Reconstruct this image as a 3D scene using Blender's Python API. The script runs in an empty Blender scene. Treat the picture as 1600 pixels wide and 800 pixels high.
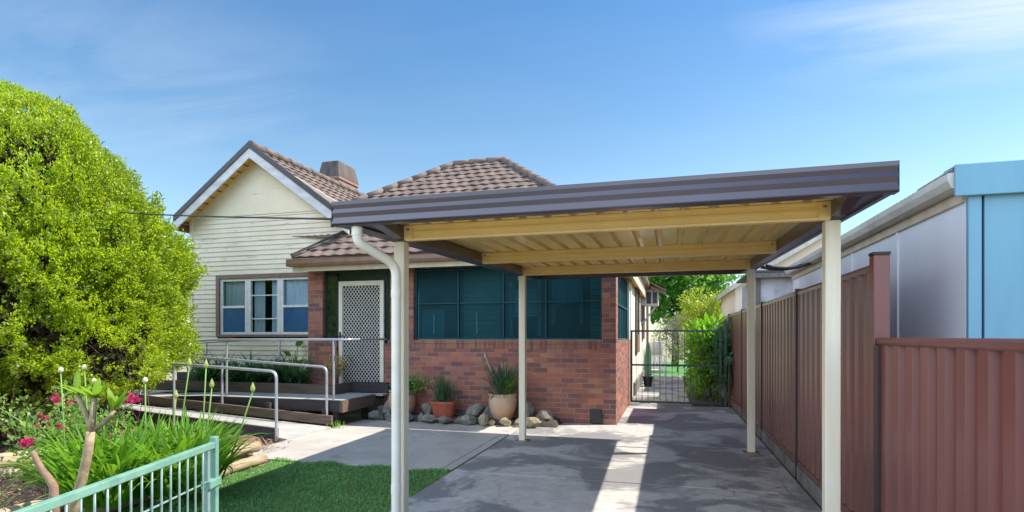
import bpy, math, random
import numpy as np
from mathutils import Vector, Matrix
random.seed(7)
rng = np.random.default_rng(11)
R = math.radians
scene = bpy.context.scene
COL = scene.collection

# ------------------------------------------------------------------ camera, light, sky
cam_d = bpy.data.cameras.new("camera"); cam = bpy.data.objects.new("camera", cam_d); COL.objects.link(cam)
cam.location = (0, 0, 1.5); cam.rotation_euler = (R(90), 0, R(15.6))
cam_d.sensor_width = 36; cam_d.lens = 878 / 1600 * 36; cam_d.shift_y = 125 / 1600
cam_d.clip_start = 0.05; cam_d.clip_end = 2000
scene.camera = cam

SUN = Vector((0.785, 0.26, 1.0)).normalized()
elev = math.asin(SUN.z); azim = math.atan2(SUN.x, SUN.y)
sl = bpy.data.lights.new("sun", 'SUN'); sl.energy = 2.65; sl.angle = R(0.5); sl.color = (1.0, 0.93, 0.82)
so = bpy.data.objects.new("sun", sl); COL.objects.link(so); so.rotation_euler = SUN.to_track_quat('Z', 'Y').to_euler()
so.location = (20, 8, 30)

w = bpy.data.worlds.new("World"); scene.world = w; w.use_nodes = True
nt = w.node_tree; nt.nodes.clear()
wo = nt.nodes.new('ShaderNodeOutputWorld'); bg = nt.nodes.new('ShaderNodeBackground')
sky = nt.nodes.new('ShaderNodeTexSky'); sky.sky_type = 'NISHITA'; sky.sun_disc = False
sky.sun_elevation = elev; sky.sun_rotation = azim
sky.air_density = 1.0; sky.dust_density = 0.4; sky.ozone_density = 2.2
bg.inputs[1].default_value = 0.0695
# thin cirrus: noise on the direction projected to a flat cloud layer
tc = nt.nodes.new('ShaderNodeTexCoord')
sep = nt.nodes.new('ShaderNodeSeparateXYZ'); nt.links.new(tc.outputs['Generated'], sep.inputs[0])
def wmath(op, a, b=None):
    n = nt.nodes.new('ShaderNodeMath'); n.operation = op
    for i, v in enumerate((a, b)):
        if v is None: continue
        if isinstance(v, (int, float)): n.inputs[i].default_value = v
        else: nt.links.new(v, n.inputs[i])
    return n.outputs[0]
zc = wmath('MAXIMUM', sep.outputs[2], 0.06)
cx = wmath('DIVIDE', sep.outputs[0], zc); cy = wmath('DIVIDE', sep.outputs[1], zc)
cmb = nt.nodes.new('ShaderNodeCombineXYZ'); nt.links.new(cx, cmb.inputs[0]); nt.links.new(cy, cmb.inputs[1])
mp = nt.nodes.new('ShaderNodeMapping'); mp.inputs['Rotation'].default_value = (0, 0, R(35)); mp.inputs['Scale'].default_value = (0.55, 1.5, 1)
mp.inputs['Location'].default_value = (3.1, 1.4, 0)
nt.links.new(cmb.outputs[0], mp.inputs[0])
nz = nt.nodes.new('ShaderNodeTexNoise'); nz.inputs['Scale'].default_value = 1.1; nz.inputs['Detail'].default_value = 9; nz.inputs['Roughness'].default_value = 0.62
nz.inputs['Distortion'].default_value = 0.5
nt.links.new(mp.outputs[0], nz.inputs[0])
nz2 = nt.nodes.new('ShaderNodeTexNoise'); nz2.inputs['Scale'].default_value = 0.42; nz2.inputs['Detail'].default_value = 2
nt.links.new(mp.outputs[0], nz2.inputs[0])
rp = nt.nodes.new('ShaderNodeValToRGB'); rp.color_ramp.elements[0].position = 0.40; rp.color_ramp.elements[1].position = 0.72
nt.links.new(nz.outputs[0], rp.inputs[0])
rp2 = nt.nodes.new('ShaderNodeValToRGB'); rp2.color_ramp.elements[0].position = 0.42; rp2.color_ramp.elements[1].position = 0.68
nt.links.new(nz2.outputs[0], rp2.inputs[0])
def patch(px, py, rad, amt):
    d = wmath('SQRT', wmath('ADD', wmath('POWER', wmath('SUBTRACT', cx, px), 2), wmath('POWER', wmath('SUBTRACT', cy, py), 2)))
    return wmath('MULTIPLY', wmath('MAXIMUM', wmath('SUBTRACT', 1, wmath('DIVIDE', d, rad)), 0), amt)
where = wmath('ADD', wmath('ADD', patch(1.15, 1.75, 1.0, 1.5), patch(-2.2, 1.75, 1.1, 0.32)), 0.03)
cl = wmath('MINIMUM', wmath('MULTIPLY', rp.outputs[0], where), 0.8)
mix = nt.nodes.new('ShaderNodeMix'); mix.data_type = 'RGBA'
tr_ = nt.nodes.new('ShaderNodeValToRGB'); e_ = tr_.color_ramp.elements   # deeper blue towards the zenith
e_[0].position = 0.22; e_[0].color = (0.88, 0.965, 0.88, 1); e_[1].position = 0.52; e_[1].color = (0.47, 0.77, 0.92, 1)
nt.links.new(sep.outputs[2], tr_.inputs[0])
tm = nt.nodes.new('ShaderNodeMix'); tm.data_type = 'RGBA'; tm.blend_type = 'MULTIPLY'; tm.inputs[0].default_value = 1
nt.links.new(sky.outputs[0], tm.inputs[6]); nt.links.new(tr_.outputs[0], tm.inputs[7])
nt.links.new(cl, mix.inputs[0]); nt.links.new(tm.outputs[2], mix.inputs[6]); mix.inputs[7].default_value = (4.6, 4.9, 5.4, 1)
# added overbright cloud behind the camera, fills the shaded fronts with light
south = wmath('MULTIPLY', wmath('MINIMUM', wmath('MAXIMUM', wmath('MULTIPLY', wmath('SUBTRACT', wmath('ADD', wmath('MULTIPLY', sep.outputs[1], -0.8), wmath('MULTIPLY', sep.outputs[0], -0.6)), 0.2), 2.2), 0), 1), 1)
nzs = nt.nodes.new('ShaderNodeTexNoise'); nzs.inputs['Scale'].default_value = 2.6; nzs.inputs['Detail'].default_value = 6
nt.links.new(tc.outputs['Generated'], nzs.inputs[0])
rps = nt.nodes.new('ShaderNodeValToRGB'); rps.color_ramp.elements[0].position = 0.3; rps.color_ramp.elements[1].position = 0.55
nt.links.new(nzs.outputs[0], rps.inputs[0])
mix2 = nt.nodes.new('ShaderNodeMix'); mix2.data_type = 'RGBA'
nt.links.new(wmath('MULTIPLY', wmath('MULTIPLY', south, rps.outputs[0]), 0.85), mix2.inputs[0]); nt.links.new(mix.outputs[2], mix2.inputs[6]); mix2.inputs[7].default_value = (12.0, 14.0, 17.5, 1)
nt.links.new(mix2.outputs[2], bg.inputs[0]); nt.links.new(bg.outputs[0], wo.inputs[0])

vs = scene.view_settings
scene.display_settings.display_device = 'sRGB'
vs.view_transform = 'Standard'; vs.look = 'None'; vs.gamma = 1; vs.exposure = 1.7; vs.use_curve_mapping = False
scene.cycles.max_bounces = 10; scene.cycles.diffuse_bounces = 6; scene.cycles.glossy_bounces = 3
scene.cycles.transmission_bounces = 4; scene.cycles.transparent_max_bounces = 8
scene.cycles.use_denoising = True; scene.cycles.sample_clamp_indirect = 6
scene.cycles.caustics_reflective = False; scene.cycles.caustics_refractive = False

# ------------------------------------------------------------------ materials
def nodes(m):
    m.use_nodes = True; t = m.node_tree
    return t, t.nodes['Principled BSDF']
def ramp(t, src, stops):
    r = t.nodes.new('ShaderNodeValToRGB'); e = r.color_ramp.elements
    while len(e) < len(stops): e.new(0.5)
    for i, (p, c) in enumerate(stops):
        e[i].position = p; e[i].color = (*c, 1) if len(c) == 3 else c
    t.links.new(src, r.inputs[0]); return r.outputs[0]
def noise(t, scale, detail=4, rough=0.55, coord='Object', stretch=None, dist=0):
    c = t.nodes.new('ShaderNodeTexCoord'); n = t.nodes.new('ShaderNodeTexNoise')
    n.inputs['Scale'].default_value = scale; n.inputs['Detail'].default_value = detail
    n.inputs['Roughness'].default_value = rough; n.inputs['Distortion'].default_value = dist
    v = c.outputs[coord]
    if stretch:
        mpn = t.nodes.new('ShaderNodeMapping'); mpn.inputs['Scale'].default_value = stretch
        t.links.new(v, mpn.inputs[0]); v = mpn.outputs[0]
    t.links.new(v, n.inputs[0]); return n.outputs[0]
def mixc(t, f, a, b, mode='MIX'):
    m = t.nodes.new('ShaderNodeMix'); m.data_type = 'RGBA'; m.blend_type = mode
    for i, v in ((0, f), (6, a), (7, b)):
        if isinstance(v, (int, float)): m.inputs[i].default_value = v
        elif isinstance(v, tuple): m.inputs[i].default_value = (*v, 1) if len(v) == 3 else v
        else: t.links.new(v, m.inputs[i])
    return m.outputs[2]
def bump(t, b, h, strength=0.3, dist=0.01):
    n = t.nodes.new('ShaderNodeBump'); n.inputs['Strength'].default_value = strength; n.inputs['Distance'].default_value = dist
    t.links.new(h, n.inputs['Height']); t.links.new(n.outputs[0], b.inputs['Normal'])
def island(t):
    return t.nodes.new('ShaderNodeNewGeometry').outputs['Random Per Island']

def plain(name, c, c2=None, rough=0.6, metal=0, scale=6, bs=0, bscale=60, spec=0.5, stretch=None, lo=0.35, hi=0.7, detail=5):
    m = bpy.data.materials.new(name); t, b = nodes(m)
    b.inputs['Roughness'].default_value = rough; b.inputs['Metallic'].default_value = metal
    b.inputs['Specular IOR Level'].default_value = spec
    c2 = c2 or tuple(x * 0.8 for x in c)
    n = noise(t, scale, detail, 0.6, stretch=stretch)
    t.links.new(ramp(t, n, [(lo, c), (hi, c2)]), b.inputs['Base Color'])
    if bs: bump(t, b, noise(t, bscale, 4, 0.6, stretch=stretch), bs)
    return m

def brick_mat(name, bw=0.24, bh=0.086, stops=None, mortar=(0.33, 0.27, 0.24)):
    m = bpy.data.materials.new(name); t, b = nodes(m)
    c = t.nodes.new('ShaderNodeTexCoord'); br = t.nodes.new('ShaderNodeTexBrick')
    br.inputs['Scale'].default_value = 1; br.inputs['Brick Width'].default_value = bw; br.inputs['Row Height'].default_value = bh
    br.inputs['Mortar Size'].default_value = 0.0058; br.inputs['Mortar Smooth'].default_value = 0.25
    br.inputs['Color1'].default_value = (0, 0, 0, 1); br.inputs['Color2'].default_value = (1, 1, 1, 1); br.inputs['Mortar'].default_value = (0.5, 0.5, 0.5, 1)
    t.links.new(c.outputs['UV'], br.inputs[0])
    stops = stops or [(0.0, (0.14, 0.07, 0.075)), (0.2, (0.24, 0.085, 0.07)), (0.45, (0.40, 0.12, 0.07)), (0.62, (0.50, 0.17, 0.085)), (0.78, (0.34, 0.11, 0.085)), (0.9, (0.54, 0.24, 0.12)), (1.0, (0.22, 0.095, 0.085))]
    col = ramp(t, br.outputs['Color'], stops)
    # weathering stains running along the wall
    col = mixc(t, ramp(t, noise(t, 1.4, 6, 0.65), [(0.38, (0.0,) * 3), (0.72, (0.6,) * 3)]), col, (0.16, 0.095, 0.09))
    col = mixc(t, ramp(t, noise(t, 38, 5, 0.7), [(0.35, (0.35,) * 3), (0.65, (0.0,) * 3)]), col, (0.15, 0.075, 0.065))
    mo = mixc(t, ramp(t, noise(t, 2.5, 4), [(0.35, (0.0,) * 3), (0.7, (1.0,) * 3)]), mortar, tuple(x * 0.45 for x in mortar))
    col = mixc(t, br.outputs['Fac'], col, mo)
    t.links.new(col, b.inputs['Base Color']); b.inputs['Roughness'].default_value = 0.85
    inv = t.nodes.new('ShaderNodeMath'); inv.operation = 'SUBTRACT'; inv.inputs[0].default_value = 1; t.links.new(br.outputs['Fac'], inv.inputs[1])
    ad = t.nodes.new('ShaderNodeMath'); ad.operation = 'MULTIPLY_ADD'; t.links.new(noise(t, 70, 4, 0.7), ad.inputs[0]); ad.inputs[1].default_value = 0.35
    t.links.new(inv.outputs[0], ad.inputs[2]); bump(t, b, ad.outputs[0], 0.6, 0.006)
    return m

def concrete(name, light, dark, lo, hi, stain_scale=0.7, seed=0.0, fleck=0.5):
    m = bpy.data.materials.new(name); t, b = nodes(m)
    c = t.nodes.new('ShaderNodeTexCoord')
    mpn = t.nodes.new('ShaderNodeMapping'); mpn.inputs['Location'].default_value = (seed, seed * 0.7, 0); t.links.new(c.outputs['Object'], mpn.inputs[0])
    def nz_(s, d, r, dist=0):
        n = t.nodes.new('ShaderNodeTexNoise'); n.inputs['Scale'].default_value = s; n.inputs['Detail'].default_value = d
        n.inputs['Roughness'].default_value = r; n.inputs['Distortion'].default_value = dist
        t.links.new(mpn.outputs[0], n.inputs[0]); return n.outputs[0]
    st = ramp(t, nz_(stain_scale, 8, 0.62, 0.6), [(lo, (1.0,) * 3), (hi, (0.0,) * 3)])
    col = mixc(t, st, light, dark)
    col = mixc(t, ramp(t, nz_(6, 8, 0.75, 0.3), [(0.3, (0.55,) * 3), (0.62, (0.0,) * 3)]), col, tuple(x * 0.8 for x in dark))
    col = mixc(t, ramp(t, nz_(220, 3, 0.6), [(0.42, (fleck,) * 3), (0.6, (0.0,) * 3)]), col, tuple(x * 0.55 for x in light))
    col = mixc(t, ramp(t, nz_(160, 2, 0.6), [(0.62, (0.0,) * 3), (0.74, (0.5,) * 3)]), col, tuple(min(0.6, x * 1.5) for x in light))
    vo = t.nodes.new('ShaderNodeTexVoronoi'); vo.feature = 'DISTANCE_TO_EDGE'; vo.inputs['Scale'].default_value = 0.42
    wv = t.nodes.new('ShaderNodeMix'); wv.data_type = 'RGBA'; wv.inputs[0].default_value = 0.18
    nv = t.nodes.new('ShaderNodeTexNoise'); nv.inputs['Scale'].default_value = 3.0; nv.inputs['Detail'].default_value = 8
    t.links.new(mpn.outputs[0], nv.inputs[0]); t.links.new(mpn.outputs[0], wv.inputs[6]); t.links.new(nv.outputs['Color'], wv.inputs[7]); t.links.new(wv.outputs[2], vo.inputs[0])
    ck = ramp(t, vo.outputs['Distance'], [(0.0, (0.75,) * 3), (0.0035, (0.0,) * 3)])
    ckm = t.nodes.new('ShaderNodeMath'); ckm.operation = 'MULTIPLY'; t.links.new(ck, ckm.inputs[0]); t.links.new(ramp(t, nz_(0.5, 2, 0.5), [(0.52, (0.0,) * 3), (0.6, (0.6,) * 3)]), ckm.inputs[1])
    col = mixc(t, ckm.outputs[0], col, (0.05, 0.05, 0.05))
    col = mixc(t, ramp(t, nz_(2.2, 3, 0.5, 0.8), [(0.66, (0.0,) * 3), (0.72, (0.5,) * 3)]), col, tuple(x * 0.6 for x in dark))
    t.links.new(col, b.inputs['Base Color']); b.inputs['Roughness'].default_value = 0.88
    bump(t, b, nz_(120, 6, 0.75), 0.35, 0.006)
    return m

def leafy(name, stops, rough=0.42, trans=0.4, spec=0.5, tcol=None):
    m = bpy.data.materials.new(name); m.use_nodes = True; t = m.node_tree; b = t.nodes['Principled BSDF']; out = t.nodes['Material Output']
    col = ramp(t, island(t), stops)
    col = mixc(t, ramp(t, noise(t, 1.6, 4), [(0.35, (0.0,) * 3), (0.7, (0.45,) * 3)]), col, tuple(x * 0.6 for x in stops[0][1]))
    t.links.new(col, b.inputs['Base Color']); b.inputs['Roughness'].default_value = rough; b.inputs['Specular IOR Level'].default_value = spec
    tr = t.nodes.new('ShaderNodeBsdfTranslucent')
    tint = mixc(t, 0.75, col, tcol or tuple(min(1, x * 2.0) for x in stops[-1][1]))
    t.links.new(tint, tr.inputs[0])
    mx = t.nodes.new('ShaderNodeMixShader'); mx.inputs[0].default_value = trans
    t.links.new(b.outputs[0], mx.inputs[1]); t.links.new(tr.outputs[0], mx.inputs[2]); t.links.new(mx.outputs[0], out.inputs[0])
    return m

def boards(name, c, dirt, peel):
    m = bpy.data.materials.new(name); t, b = nodes(m)
    col = mixc(t, ramp(t, noise(t, 1.3, 5), [(0.4, (0.0,) * 3), (0.75, (0.7,) * 3)]), c, dirt)
    col = mixc(t, ramp(t, noise(t, 3.0, 7, 0.7, stretch=(0.5, 1, 5)), [(0.575, (0.0,) * 3), (0.68, (0.8,) * 3)]), col, peel)
    col = mixc(t, ramp(t, noise(t, 14.0, 5, 0.7, stretch=(0.6, 1, 1.5)), [(0.62, (0.0,) * 3), (0.7, (0.7,) * 3)]), col, peel)
    t.links.new(col, b.inputs['Base Color']); b.inputs['Roughness'].default_value = 0.6
    bump(t, b, noise(t, 30, 5, 0.7, stretch=(0.3, 1, 1)), 0.15)
    return m

def glass(name, tint=(0.8, 0.9, 0.95), refl=0.9):
    m = bpy.data.materials.new(name); m.use_nodes = True; t = m.node_tree; t.nodes.remove(t.nodes['Principled BSDF'])
    out = t.nodes['Material Output']
    fr = t.nodes.new('ShaderNodeFresnel'); fr.inputs[0].default_value = 1.35
    a = t.nodes.new('ShaderNodeBsdfTransparent'); a.inputs[0].default_value = (*tint, 1)
    g = t.nodes.new('ShaderNodeBsdfGlossy'); g.inputs['Roughness'].default_value = 0.02; g.inputs[0].default_value = (refl, refl, refl, 1)
    bm = t.nodes.new('ShaderNodeBump'); bm.inputs['Strength'].default_value = 0.04; t.links.new(noise(t, 1.5, 2), bm.inputs['Height']); t.links.new(bm.outputs[0], g.inputs['Normal'])
    mx = t.nodes.new('ShaderNodeMixShader'); t.links.new(fr.outputs[0], mx.inputs[0]); t.links.new(a.outputs[0], mx.inputs[1]); t.links.new(g.outputs[0], mx.inputs[2])
    t.links.new(mx.outputs[0], out.inputs[0]); return m

K = {}
K['brick'] = brick_mat('red_brick')
K['brick_sill'] = brick_mat('red_brick_on_edge', 0.086, 0.3, [(0.0, (0.2, 0.07, 0.05)), (0.4, (0.3, 0.1, 0.06)), (0.8, (0.42, 0.18, 0.09)), (1.0, (0.17, 0.065, 0.055))])
K['board'] = boards('cream_weatherboard', (0.82, 0.73, 0.58), (0.64, 0.55, 0.4), (0.3, 0.28, 0.26))
K['gable'] = boards('cream_gable_sheet', (0.82, 0.73, 0.56), (0.68, 0.58, 0.38), (0.5, 0.45, 0.36))
K['white'] = plain('white_paint', (0.74, 0.74, 0.74), (0.62, 0.61, 0.6), 0.45, scale=9)
K['barge'] = plain('weathered_white_timber', (0.66, 0.66, 0.69), (0.46, 0.45, 0.46), 0.6, scale=7, stretch=(0.4, 1, 1))
K['render'] = plain('cream_render', (0.8, 0.75, 0.64), (0.66, 0.6, 0.5), 0.8, scale=1.5, bs=0.2)
K['soffit'] = plain('yellow_glow_eave_board', (0.8, 0.52, 0.13), (0.62, 0.38, 0.09), 0.7, scale=5)  # yellow board, deepened to carry the glow bounced up to the eaves
K['tile'] = plain('brown_roof_tile', (0.19, 0.135, 0.11), (0.085, 0.065, 0.056), 0.75, scale=3.5, bs=0.4, bscale=50, detail=8)
K['ridge'] = plain('dark_ridge_tile', (0.2, 0.15, 0.125), (0.09, 0.07, 0.065), 0.75, scale=6, bs=0.4)
K['dark_trim'] = plain('dark_roof_trim', (0.035, 0.03, 0.034), (0.06, 0.05, 0.05), 0.5, scale=8)
K['brown_gutter'] = plain('brown_painted_gutter', (0.22, 0.12, 0.075), (0.15, 0.08, 0.05), 0.4, scale=4)
K['cream_fascia'] = plain('cream_fascia', (0.66, 0.57, 0.42), (0.5, 0.42, 0.3), 0.5, scale=5)
K['brown_frame'] = plain('brown_window_frame', (0.23, 0.14, 0.105), (0.16, 0.1, 0.08), 0.55, scale=8)
K['chimney'] = brick_mat('chimney_brick', 0.24, 0.086, [(0, (0.3, 0.16, 0.12)), (0.5, (0.38, 0.2, 0.16)), (1, (0.3, 0.19, 0.15))])
K['chimney_cap'] = plain('dark_shaded_render', (0.13, 0.105, 0.095), (0.05, 0.042, 0.042), 0.9, scale=6, stretch=(1, 1, 0.2), bs=0.3)  # dark grey cap, colour darkened further for its shaded front
K['teal'] = plain('teal_screen', (0.005, 0.038, 0.05), (0.01, 0.068, 0.085), 0.45, scale=1.0, spec=0.12)
m = K['teal']; t = m.node_tree; tb = t.nodes['Principled BSDF']; tt = t.nodes.new('ShaderNodeBsdfTransparent'); tt.inputs[0].default_value = (0.28, 0.8, 0.92, 1)
tx = t.nodes.new('ShaderNodeMixShader'); tx.inputs[0].default_value = 0.22; t.links.new(tb.outputs[0], tx.inputs[1]); t.links.new(tt.outputs[0], tx.inputs[2]); t.links.new(tx.outputs[0], t.nodes['Material Output'].inputs[0])
K['teal_lit'] = plain('teal_sunlit', (0.08, 0.23, 0.25), (0.05, 0.17, 0.19), 0.4, scale=2)  # lighter copy of the screen teal, sunlight put into the colour
K['teal_frame'] = plain('teal_frame', (0.01, 0.07, 0.095), (0.008, 0.06, 0.08), 0.4, spec=0.2)
K['dark_green'] = plain('dark_green_paint', (0.012, 0.03, 0.032), (0.02, 0.045, 0.045), 0.35)
K['glass'] = glass('window_glass')
K['blue_pane'] = plain('blue_blind_glass', (0.035, 0.1, 0.21), (0.05, 0.14, 0.27), 0.12, scale=2)
K['side_glass'] = plain('dark_side_glass', (0.012, 0.022, 0.016), (0.03, 0.06, 0.02), 0.06, scale=9, spec=0.8)
K['curtain'] = plain('pale_blue_curtain', (0.78, 0.86, 0.97), (0.6, 0.74, 0.92), 0.9, scale=12, stretch=(3, 1, 0.3))
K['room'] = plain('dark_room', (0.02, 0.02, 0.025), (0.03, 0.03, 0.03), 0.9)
K['door_cream'] = plain('cream_security_door', (0.75, 0.71, 0.6), (0.66, 0.61, 0.5), 0.4)
K['mesh_white'] = plain('white_door_grille', (0.72, 0.70, 0.64), (0.6, 0.58, 0.54), 0.4)
K['black'] = plain('black_plastic', (0.014, 0.014, 0.016), (0.022, 0.022, 0.024), 0.45)
K['cp_dark'] = plain('dark_brown_steel', (0.042, 0.031, 0.05), (0.036, 0.026, 0.044), 0.28, scale=2, spec=1.0)
K['cp_cream'] = plain('cream_steel', (0.87, 0.66, 0.28), (0.81, 0.58, 0.22), 0.32, scale=3, spec=0.5)
K['cp_post'] = plain('cream_post_paint', (0.82, 0.75, 0.58), (0.66, 0.57, 0.4), 0.38, scale=9, stretch=(1.5, 1.5, 0.12), hi=0.8)
K['cp_sheet'] = plain('cream_roof_underside', (0.88, 0.68, 0.30), (0.80, 0.58, 0.23), 0.22, scale=3, stretch=(3, 0.5, 1), spec=0.55)
K['pvc'] = plain('white_pvc_pipe', (0.82, 0.78, 0.68), (0.72, 0.67, 0.55), 0.4, scale=4)
K['rust'] = plain('rusty_steel', (0.2, 0.09, 0.05), (0.3, 0.2, 0.15), 0.8, scale=20)
K['fence'] = plain('brown_fence_steel', (0.19, 0.060, 0.048), (0.165, 0.053, 0.043), 0.3, scale=1.3, spec=0.6)
m = K['fence']; t = m.node_tree; fb_ = t.nodes['Principled BSDF']; src = fb_.inputs['Base Color'].links[0].from_socket
gx_ = t.nodes.new('ShaderNodeNewGeometry'); sx_ = t.nodes.new('ShaderNodeSeparateXYZ'); t.links.new(gx_.outputs['Position'], sx_.inputs[0])
mz = t.nodes.new('ShaderNodeMapRange'); t.links.new(sx_.outputs[2], mz.inputs[0]); mz.inputs[1].default_value = 0.1; mz.inputs[2].default_value = 0.75; mz.inputs[3].default_value = 1; mz.inputs[4].default_value = 0
mm = t.nodes.new('ShaderNodeMath'); mm.operation = 'MULTIPLY'; t.links.new(mz.outputs[0], mm.inputs[0]); t.links.new(ramp(t, noise(t, 5, 8, 0.75), [(0.38, (0.0,) * 3), (0.7, (0.5,) * 3)]), mm.inputs[1])
c1 = mixc(t, mm.outputs[0], src, (0.23, 0.14, 0.11))
t.links.new(c1, fb_.inputs['Base Color'])
K['fence_dark'] = plain('dark_fence_post', (0.04, 0.028, 0.03), (0.05, 0.034, 0.034), 0.4)
K['plinth'] = plain('mossy_concrete_plinth', (0.22, 0.2, 0.18), (0.09, 0.085, 0.08), 0.9, scale=4, bs=0.4)
K['shed_panel'] = plain('pale_shed_sheet', (0.84, 0.86, 0.9), (0.74, 0.77, 0.83), 0.6, scale=1.6, spec=0.25, stretch=(1, 1.5, 0.35), detail=8)
K['shed_blue'] = plain('blue_shed_steel', (0.18, 0.40, 0.54), (0.14, 0.33, 0.46), 0.45, scale=3.0, stretch=(1.5, 1, 0.3), detail=8)
K['shed_gutter'] = plain('weathered_gutter', (0.58, 0.56, 0.5), (0.36, 0.35, 0.31), 0.5, scale=5, stretch=(1, 0.4, 1))
K['zinc'] = plain('zinc_roof', (0.4, 0.39, 0.38), (0.26, 0.24, 0.23), 0.45, metal=0.3, scale=3)
K['fibro'] = plain('stained_grey_fibro', (0.52, 0.52, 0.55), (0.2, 0.2, 0.23), 0.85, scale=2.6, detail=8, lo=0.4, hi=0.68)
K['old_timber'] = plain('grey_timber', (0.2, 0.17, 0.16), (0.1, 0.09, 0.085), 0.85, scale=8, stretch=(4, 4, 0.5), bs=0.4)
K['cream_wall'] = plain('cream_cladding', (0.76, 0.66, 0.54), (0.68, 0.58, 0.47), 0.7, scale=1)
K['timber'] = plain('weathered_brown_timber', (0.17, 0.115, 0.08), (0.075, 0.055, 0.045), 0.85, scale=7, stretch=(0.25, 3, 3), bs=0.5, bscale=30, detail=8)
K['timber_dark'] = plain('dark_timber', (0.045, 0.038, 0.04), (0.025, 0.023, 0.027), 0.75, scale=6, stretch=(0.3, 3, 3), bs=0.4)  # darker, near-black tone of the ramp timber
K['deck'] = plain('pale_grey_ramp_sheet', (0.43, 0.42, 0.40), (0.33, 0.32, 0.31), 0.8, scale=3, bs=0.15)
K['galv'] = plain('galvanised_pipe', (0.5, 0.52, 0.56), (0.38, 0.4, 0.44), 0.4, metal=0.55, scale=9)
K['terracotta'] = plain('sandy_terracotta', (0.42, 0.24, 0.16), (0.48, 0.36, 0.26), 0.75, scale=5, bs=0.25)
K['pale_pot'] = plain('pale_glazed_terracotta', (0.56, 0.41, 0.29), (0.52, 0.29, 0.15), 0.55, scale=3.5, bs=0.15)
K['red_pot'] = plain('red_plastic_pot', (0.42, 0.10, 0.055), (0.34, 0.08, 0.045), 0.5, scale=5)
K['rock'] = plain('grey_sandstone', (0.25, 0.23, 0.195), (0.10, 0.095, 0.085), 0.9, scale=9, bs=0.8, bscale=25, detail=8)
K['rock_warm'] = plain('ochre_sandstone', (0.4, 0.33, 0.2), (0.2, 0.17, 0.1), 0.9, scale=7, bs=0.8, bscale=25, detail=8)
K['soil'] = plain('red_brown_mulch', (0.30, 0.165, 0.115), (0.12, 0.07, 0.05), 0.95, scale=22, bs=1.0, bscale=60, detail=8)
K['dark_soil'] = plain('dark_soil', (0.07, 0.055, 0.045), (0.035, 0.03, 0.026), 0.95, scale=14, bs=1.0, bscale=50)
K['log'] = plain('pale_treated_log', (0.46, 0.36, 0.24), (0.27, 0.2, 0.13), 0.85, scale=8, stretch=(4, 0.6, 4), bs=0.5, bscale=30)
K['green_paint'] = plain('pale_green_gate_paint', (0.19, 0.36, 0.28), (0.12, 0.26, 0.21), 0.38, scale=14, detail=7)
K['green_bar'] = plain('grey_green_gate_bar', (0.22, 0.33, 0.30), (0.15, 0.25, 0.22), 0.4, scale=14)
K['dark_gate'] = plain('dark_green_gate_steel', (0.03, 0.07, 0.06), (0.05, 0.1, 0.09), 0.45)
K['bark'] = plain('frangipani_bark', (0.42, 0.33, 0.2), (0.26, 0.17, 0.11), 0.85, scale=18, bs=0.5, bscale=40)
K['bark_red'] = plain('brown_stem_bark', (0.22, 0.12, 0.08), (0.3, 0.2, 0.14), 0.85, scale=14, bs=0.5)
K['twig'] = plain('dry_twig', (0.17, 0.115, 0.085), (0.1, 0.07, 0.055), 0.9, scale=20)
K['trunk'] = plain('brown_trunk', (0.12, 0.085, 0.06), (0.07, 0.05, 0.04), 0.9, scale=12, bs=0.6, stretch=(3, 3, 0.5))
K['lawn'] = plain('lawn_earth', (0.10, 0.17, 0.05), (0.12, 0.12, 0.06), 0.95, scale=9)
K['ground'] = plain('dry_ground', (0.22, 0.21, 0.11), (0.28, 0.24, 0.16), 0.95, scale=0.8)
K['concrete'] = concrete('stained_driveway_concrete', (0.54, 0.515, 0.485), (0.165, 0.163, 0.172), 0.46, 0.525, 0.85, 5.1)
K['path'] = concrete('pale_path_concrete', (0.50, 0.465, 0.42), (0.36, 0.33, 0.30), 0.36, 0.56, 0.9, 9.2, 0.35)
G = leafy
K['hedge'] = G('hedge_leaf', [(0.0, (0.08, 0.18, 0.014)), (0.35, (0.21, 0.37, 0.016)), (0.75, (0.38, 0.50, 0.018)), (0.92, (0.5, 0.54, 0.04)), (0.95, (0.5, 0.52, 0.36)), (1.0, (0.6, 0.6, 0.5))], 0.38, 0.55, 0.7, (0.66, 0.82, 0.02))
K['strap'] = G('strap_leaf', [(0.0, (0.07, 0.2, 0.018)), (0.5, (0.12, 0.31, 0.02)), (1.0, (0.22, 0.4, 0.03))], 0.5, 0.42, 0.35, (0.28, 0.55, 0.03))
K['dark_leaf'] = G('dark_leaf', [(0.0, (0.03, 0.085, 0.03)), (0.6, (0.055, 0.15, 0.045)), (1.0, (0.1, 0.22, 0.06))], 0.38, 0.3, 0.5)
K['aloe'] = G('grey_green_blade', [(0.0, (0.035, 0.085, 0.04)), (0.6, (0.06, 0.13, 0.06)), (1.0, (0.12, 0.19, 0.08))], 0.4, 0.2)
K['rose_leaf'] = G('rose_leaf', [(0.0, (0.08, 0.19, 0.04)), (0.6, (0.15, 0.3, 0.06)), (1.0, (0.28, 0.38, 0.07))], 0.4, 0.38)
K['petal'] = G('magenta_petal', [(0.0, (0.5, 0.01, 0.12)), (0.6, (0.65, 0.02, 0.2)), (1.0, (0.75, 0.08, 0.3))], 0.5, 0.35, 0.3, (0.9, 0.05, 0.3))
K['bud'] = G('pale_bud', [(0.0, (0.3, 0.4, 0.08)), (1.0, (0.5, 0.55, 0.2))], 0.5, 0.3)
K['stalk'] = plain('green_stalk', (0.17, 0.30, 0.06), (0.13, 0.24, 0.05), 0.5)
K['white_bud'] = plain('white_bud', (0.62, 0.62, 0.44), (0.42, 0.47, 0.25), 0.7, scale=60)
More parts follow.
